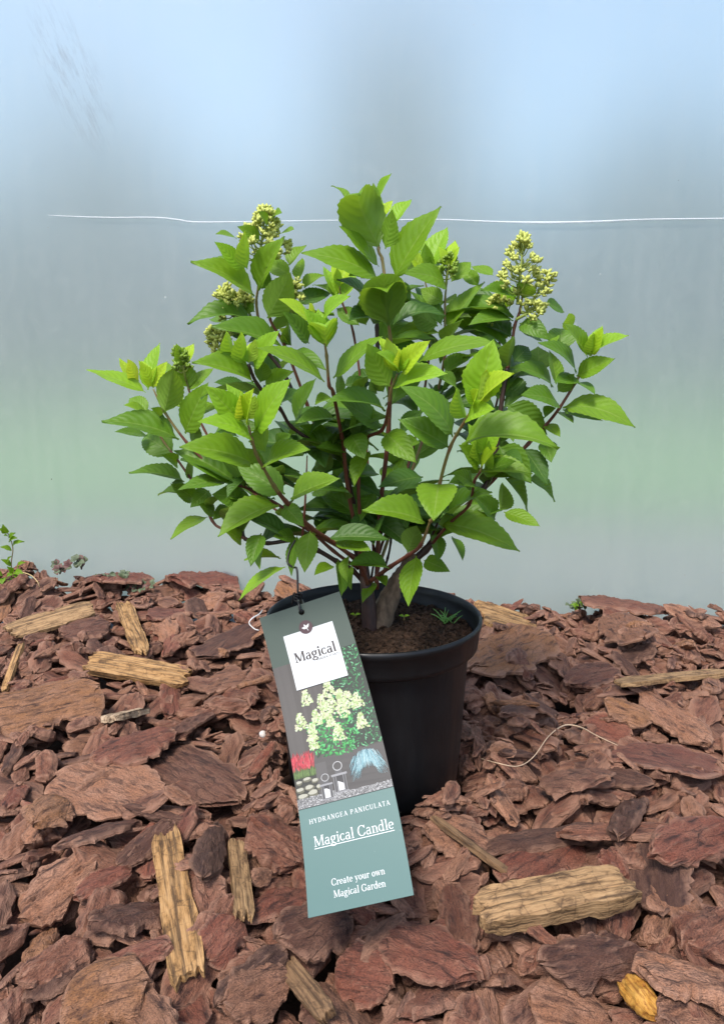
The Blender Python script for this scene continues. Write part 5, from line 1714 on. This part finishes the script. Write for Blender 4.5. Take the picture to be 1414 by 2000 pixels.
def dusty(px, py, n, spread, hgt, lab, mats, Y=.53, seed=1):
    rr = random.Random(seed)
    root_p = P(px, py + 6, Y)
    st = []
    for i in range(n):
        qx, qy = px + rr.uniform(-spread, spread), py - rr.uniform(0, hgt)
        m = P(qx, qy, Y + rr.uniform(-.02, .015))
        tp_ = m + Vector((rr.uniform(-.6, .6), rr.uniform(-.6, .1), rr.uniform(-.2, .5))).normalized() * .012
        st.append(([root_p, (root_p + m) / 2 + Vector((0, 0, .004)), m], [(m, tp_, .010)]))
    r = small_plant("dusty_weed", lab, root_p, st, mats[0], M_STEM_DARK, "weed", True)
    lv = [c for c in r.children if c.name.startswith("leaf")]
    for c in lv:
        if rr.random() < mats[2]: c.data = small_leaf(mats[1])
dusty(118, 1115, 8, 20, 12, "low russet leaved weed with lobed leaves on the left mulch crest", (M_DUSTY, M_RUSSET, .6), seed=2)
dusty(160, 1106, 5, 10, 16, "small weed with a raised dusty leaf on a thin stalk", (M_DUSTY, M_RUSSET, .3), seed=3)
dusty(222, 1132, 11, 28, 14, "spreading dusty grey green weed with lobed leaves by the film", (M_DUSTY, M_RUSSET, .15), seed=4)
dusty(272, 1150, 8, 24, 9, "low grey green weed creeping towards the thick red bark slab", (M_DUSTY, M_RUSSET, .3), seed=5)
dusty(462, 1168, 5, 8, 10, "tiny pale green weed under the drooping yellow leaf", (M_DUSTY, M_LEAF[3], .5), seed=6)
dusty(1132, 1184, 6, 22, 7, "small green weed behind the long ridged slab at the film's foot", (M_DUSTY, M_LEAF[2], .4), seed=7)
# grass seedling and moss on the soil
gt = PZ(875, 1216, RIM_Z - .016)
groot = empty("grass_tuft", gt)
tag(groot, "small bright green grass seedling sprouting from the potting soil", "grass")
gr = random.Random(8)
M_GRASS = plain("grass_green", (0.10, 0.26, 0.05), 0.5)
for i in range(16):
    a_ = gr.uniform(0, 6.283); l_ = gr.uniform(.010, .022)
    b_ = Vector((gr.uniform(-.006, .006), gr.uniform(-.004, .004), 0))
    d_ = Vector((math.cos(a_) * .8, math.sin(a_) * .5, .7))
    bm = bmesh.new()
    ps, rr = catmull([b_, b_ + d_ * l_ * .6, b_ + Vector((d_.x * l_ * 1.1, d_.y * l_ * 1.1, .75 * l_ * .8))], [.0006, .0005, .00015], 4)
    tube(bm, ps, rr, 5)
    bm_obj("blade", bm, M_GRASS, groot)
for (px_, py_, lab) in ((694, 1208, "tiny green moss seedling on the soil beside the label"), (789, 1211, "tiny yellow green seedling in front of the woody trunk")):
    rp_ = PZ(px_, py_, RIM_Z - .013)
    small_plant("seedling", lab, rp_, [([rp_, rp_ + Vector((0, 0, .003)), rp_ + Vector((0, 0, .005))], [(rp_ + Vector((0, 0, .004)), rp_ + Vector((.006 * s1, -.002, .006)), .003) for s1 in (-1, 1)])], M_LEAF[1], M_STEM_GREEN, "seedling")
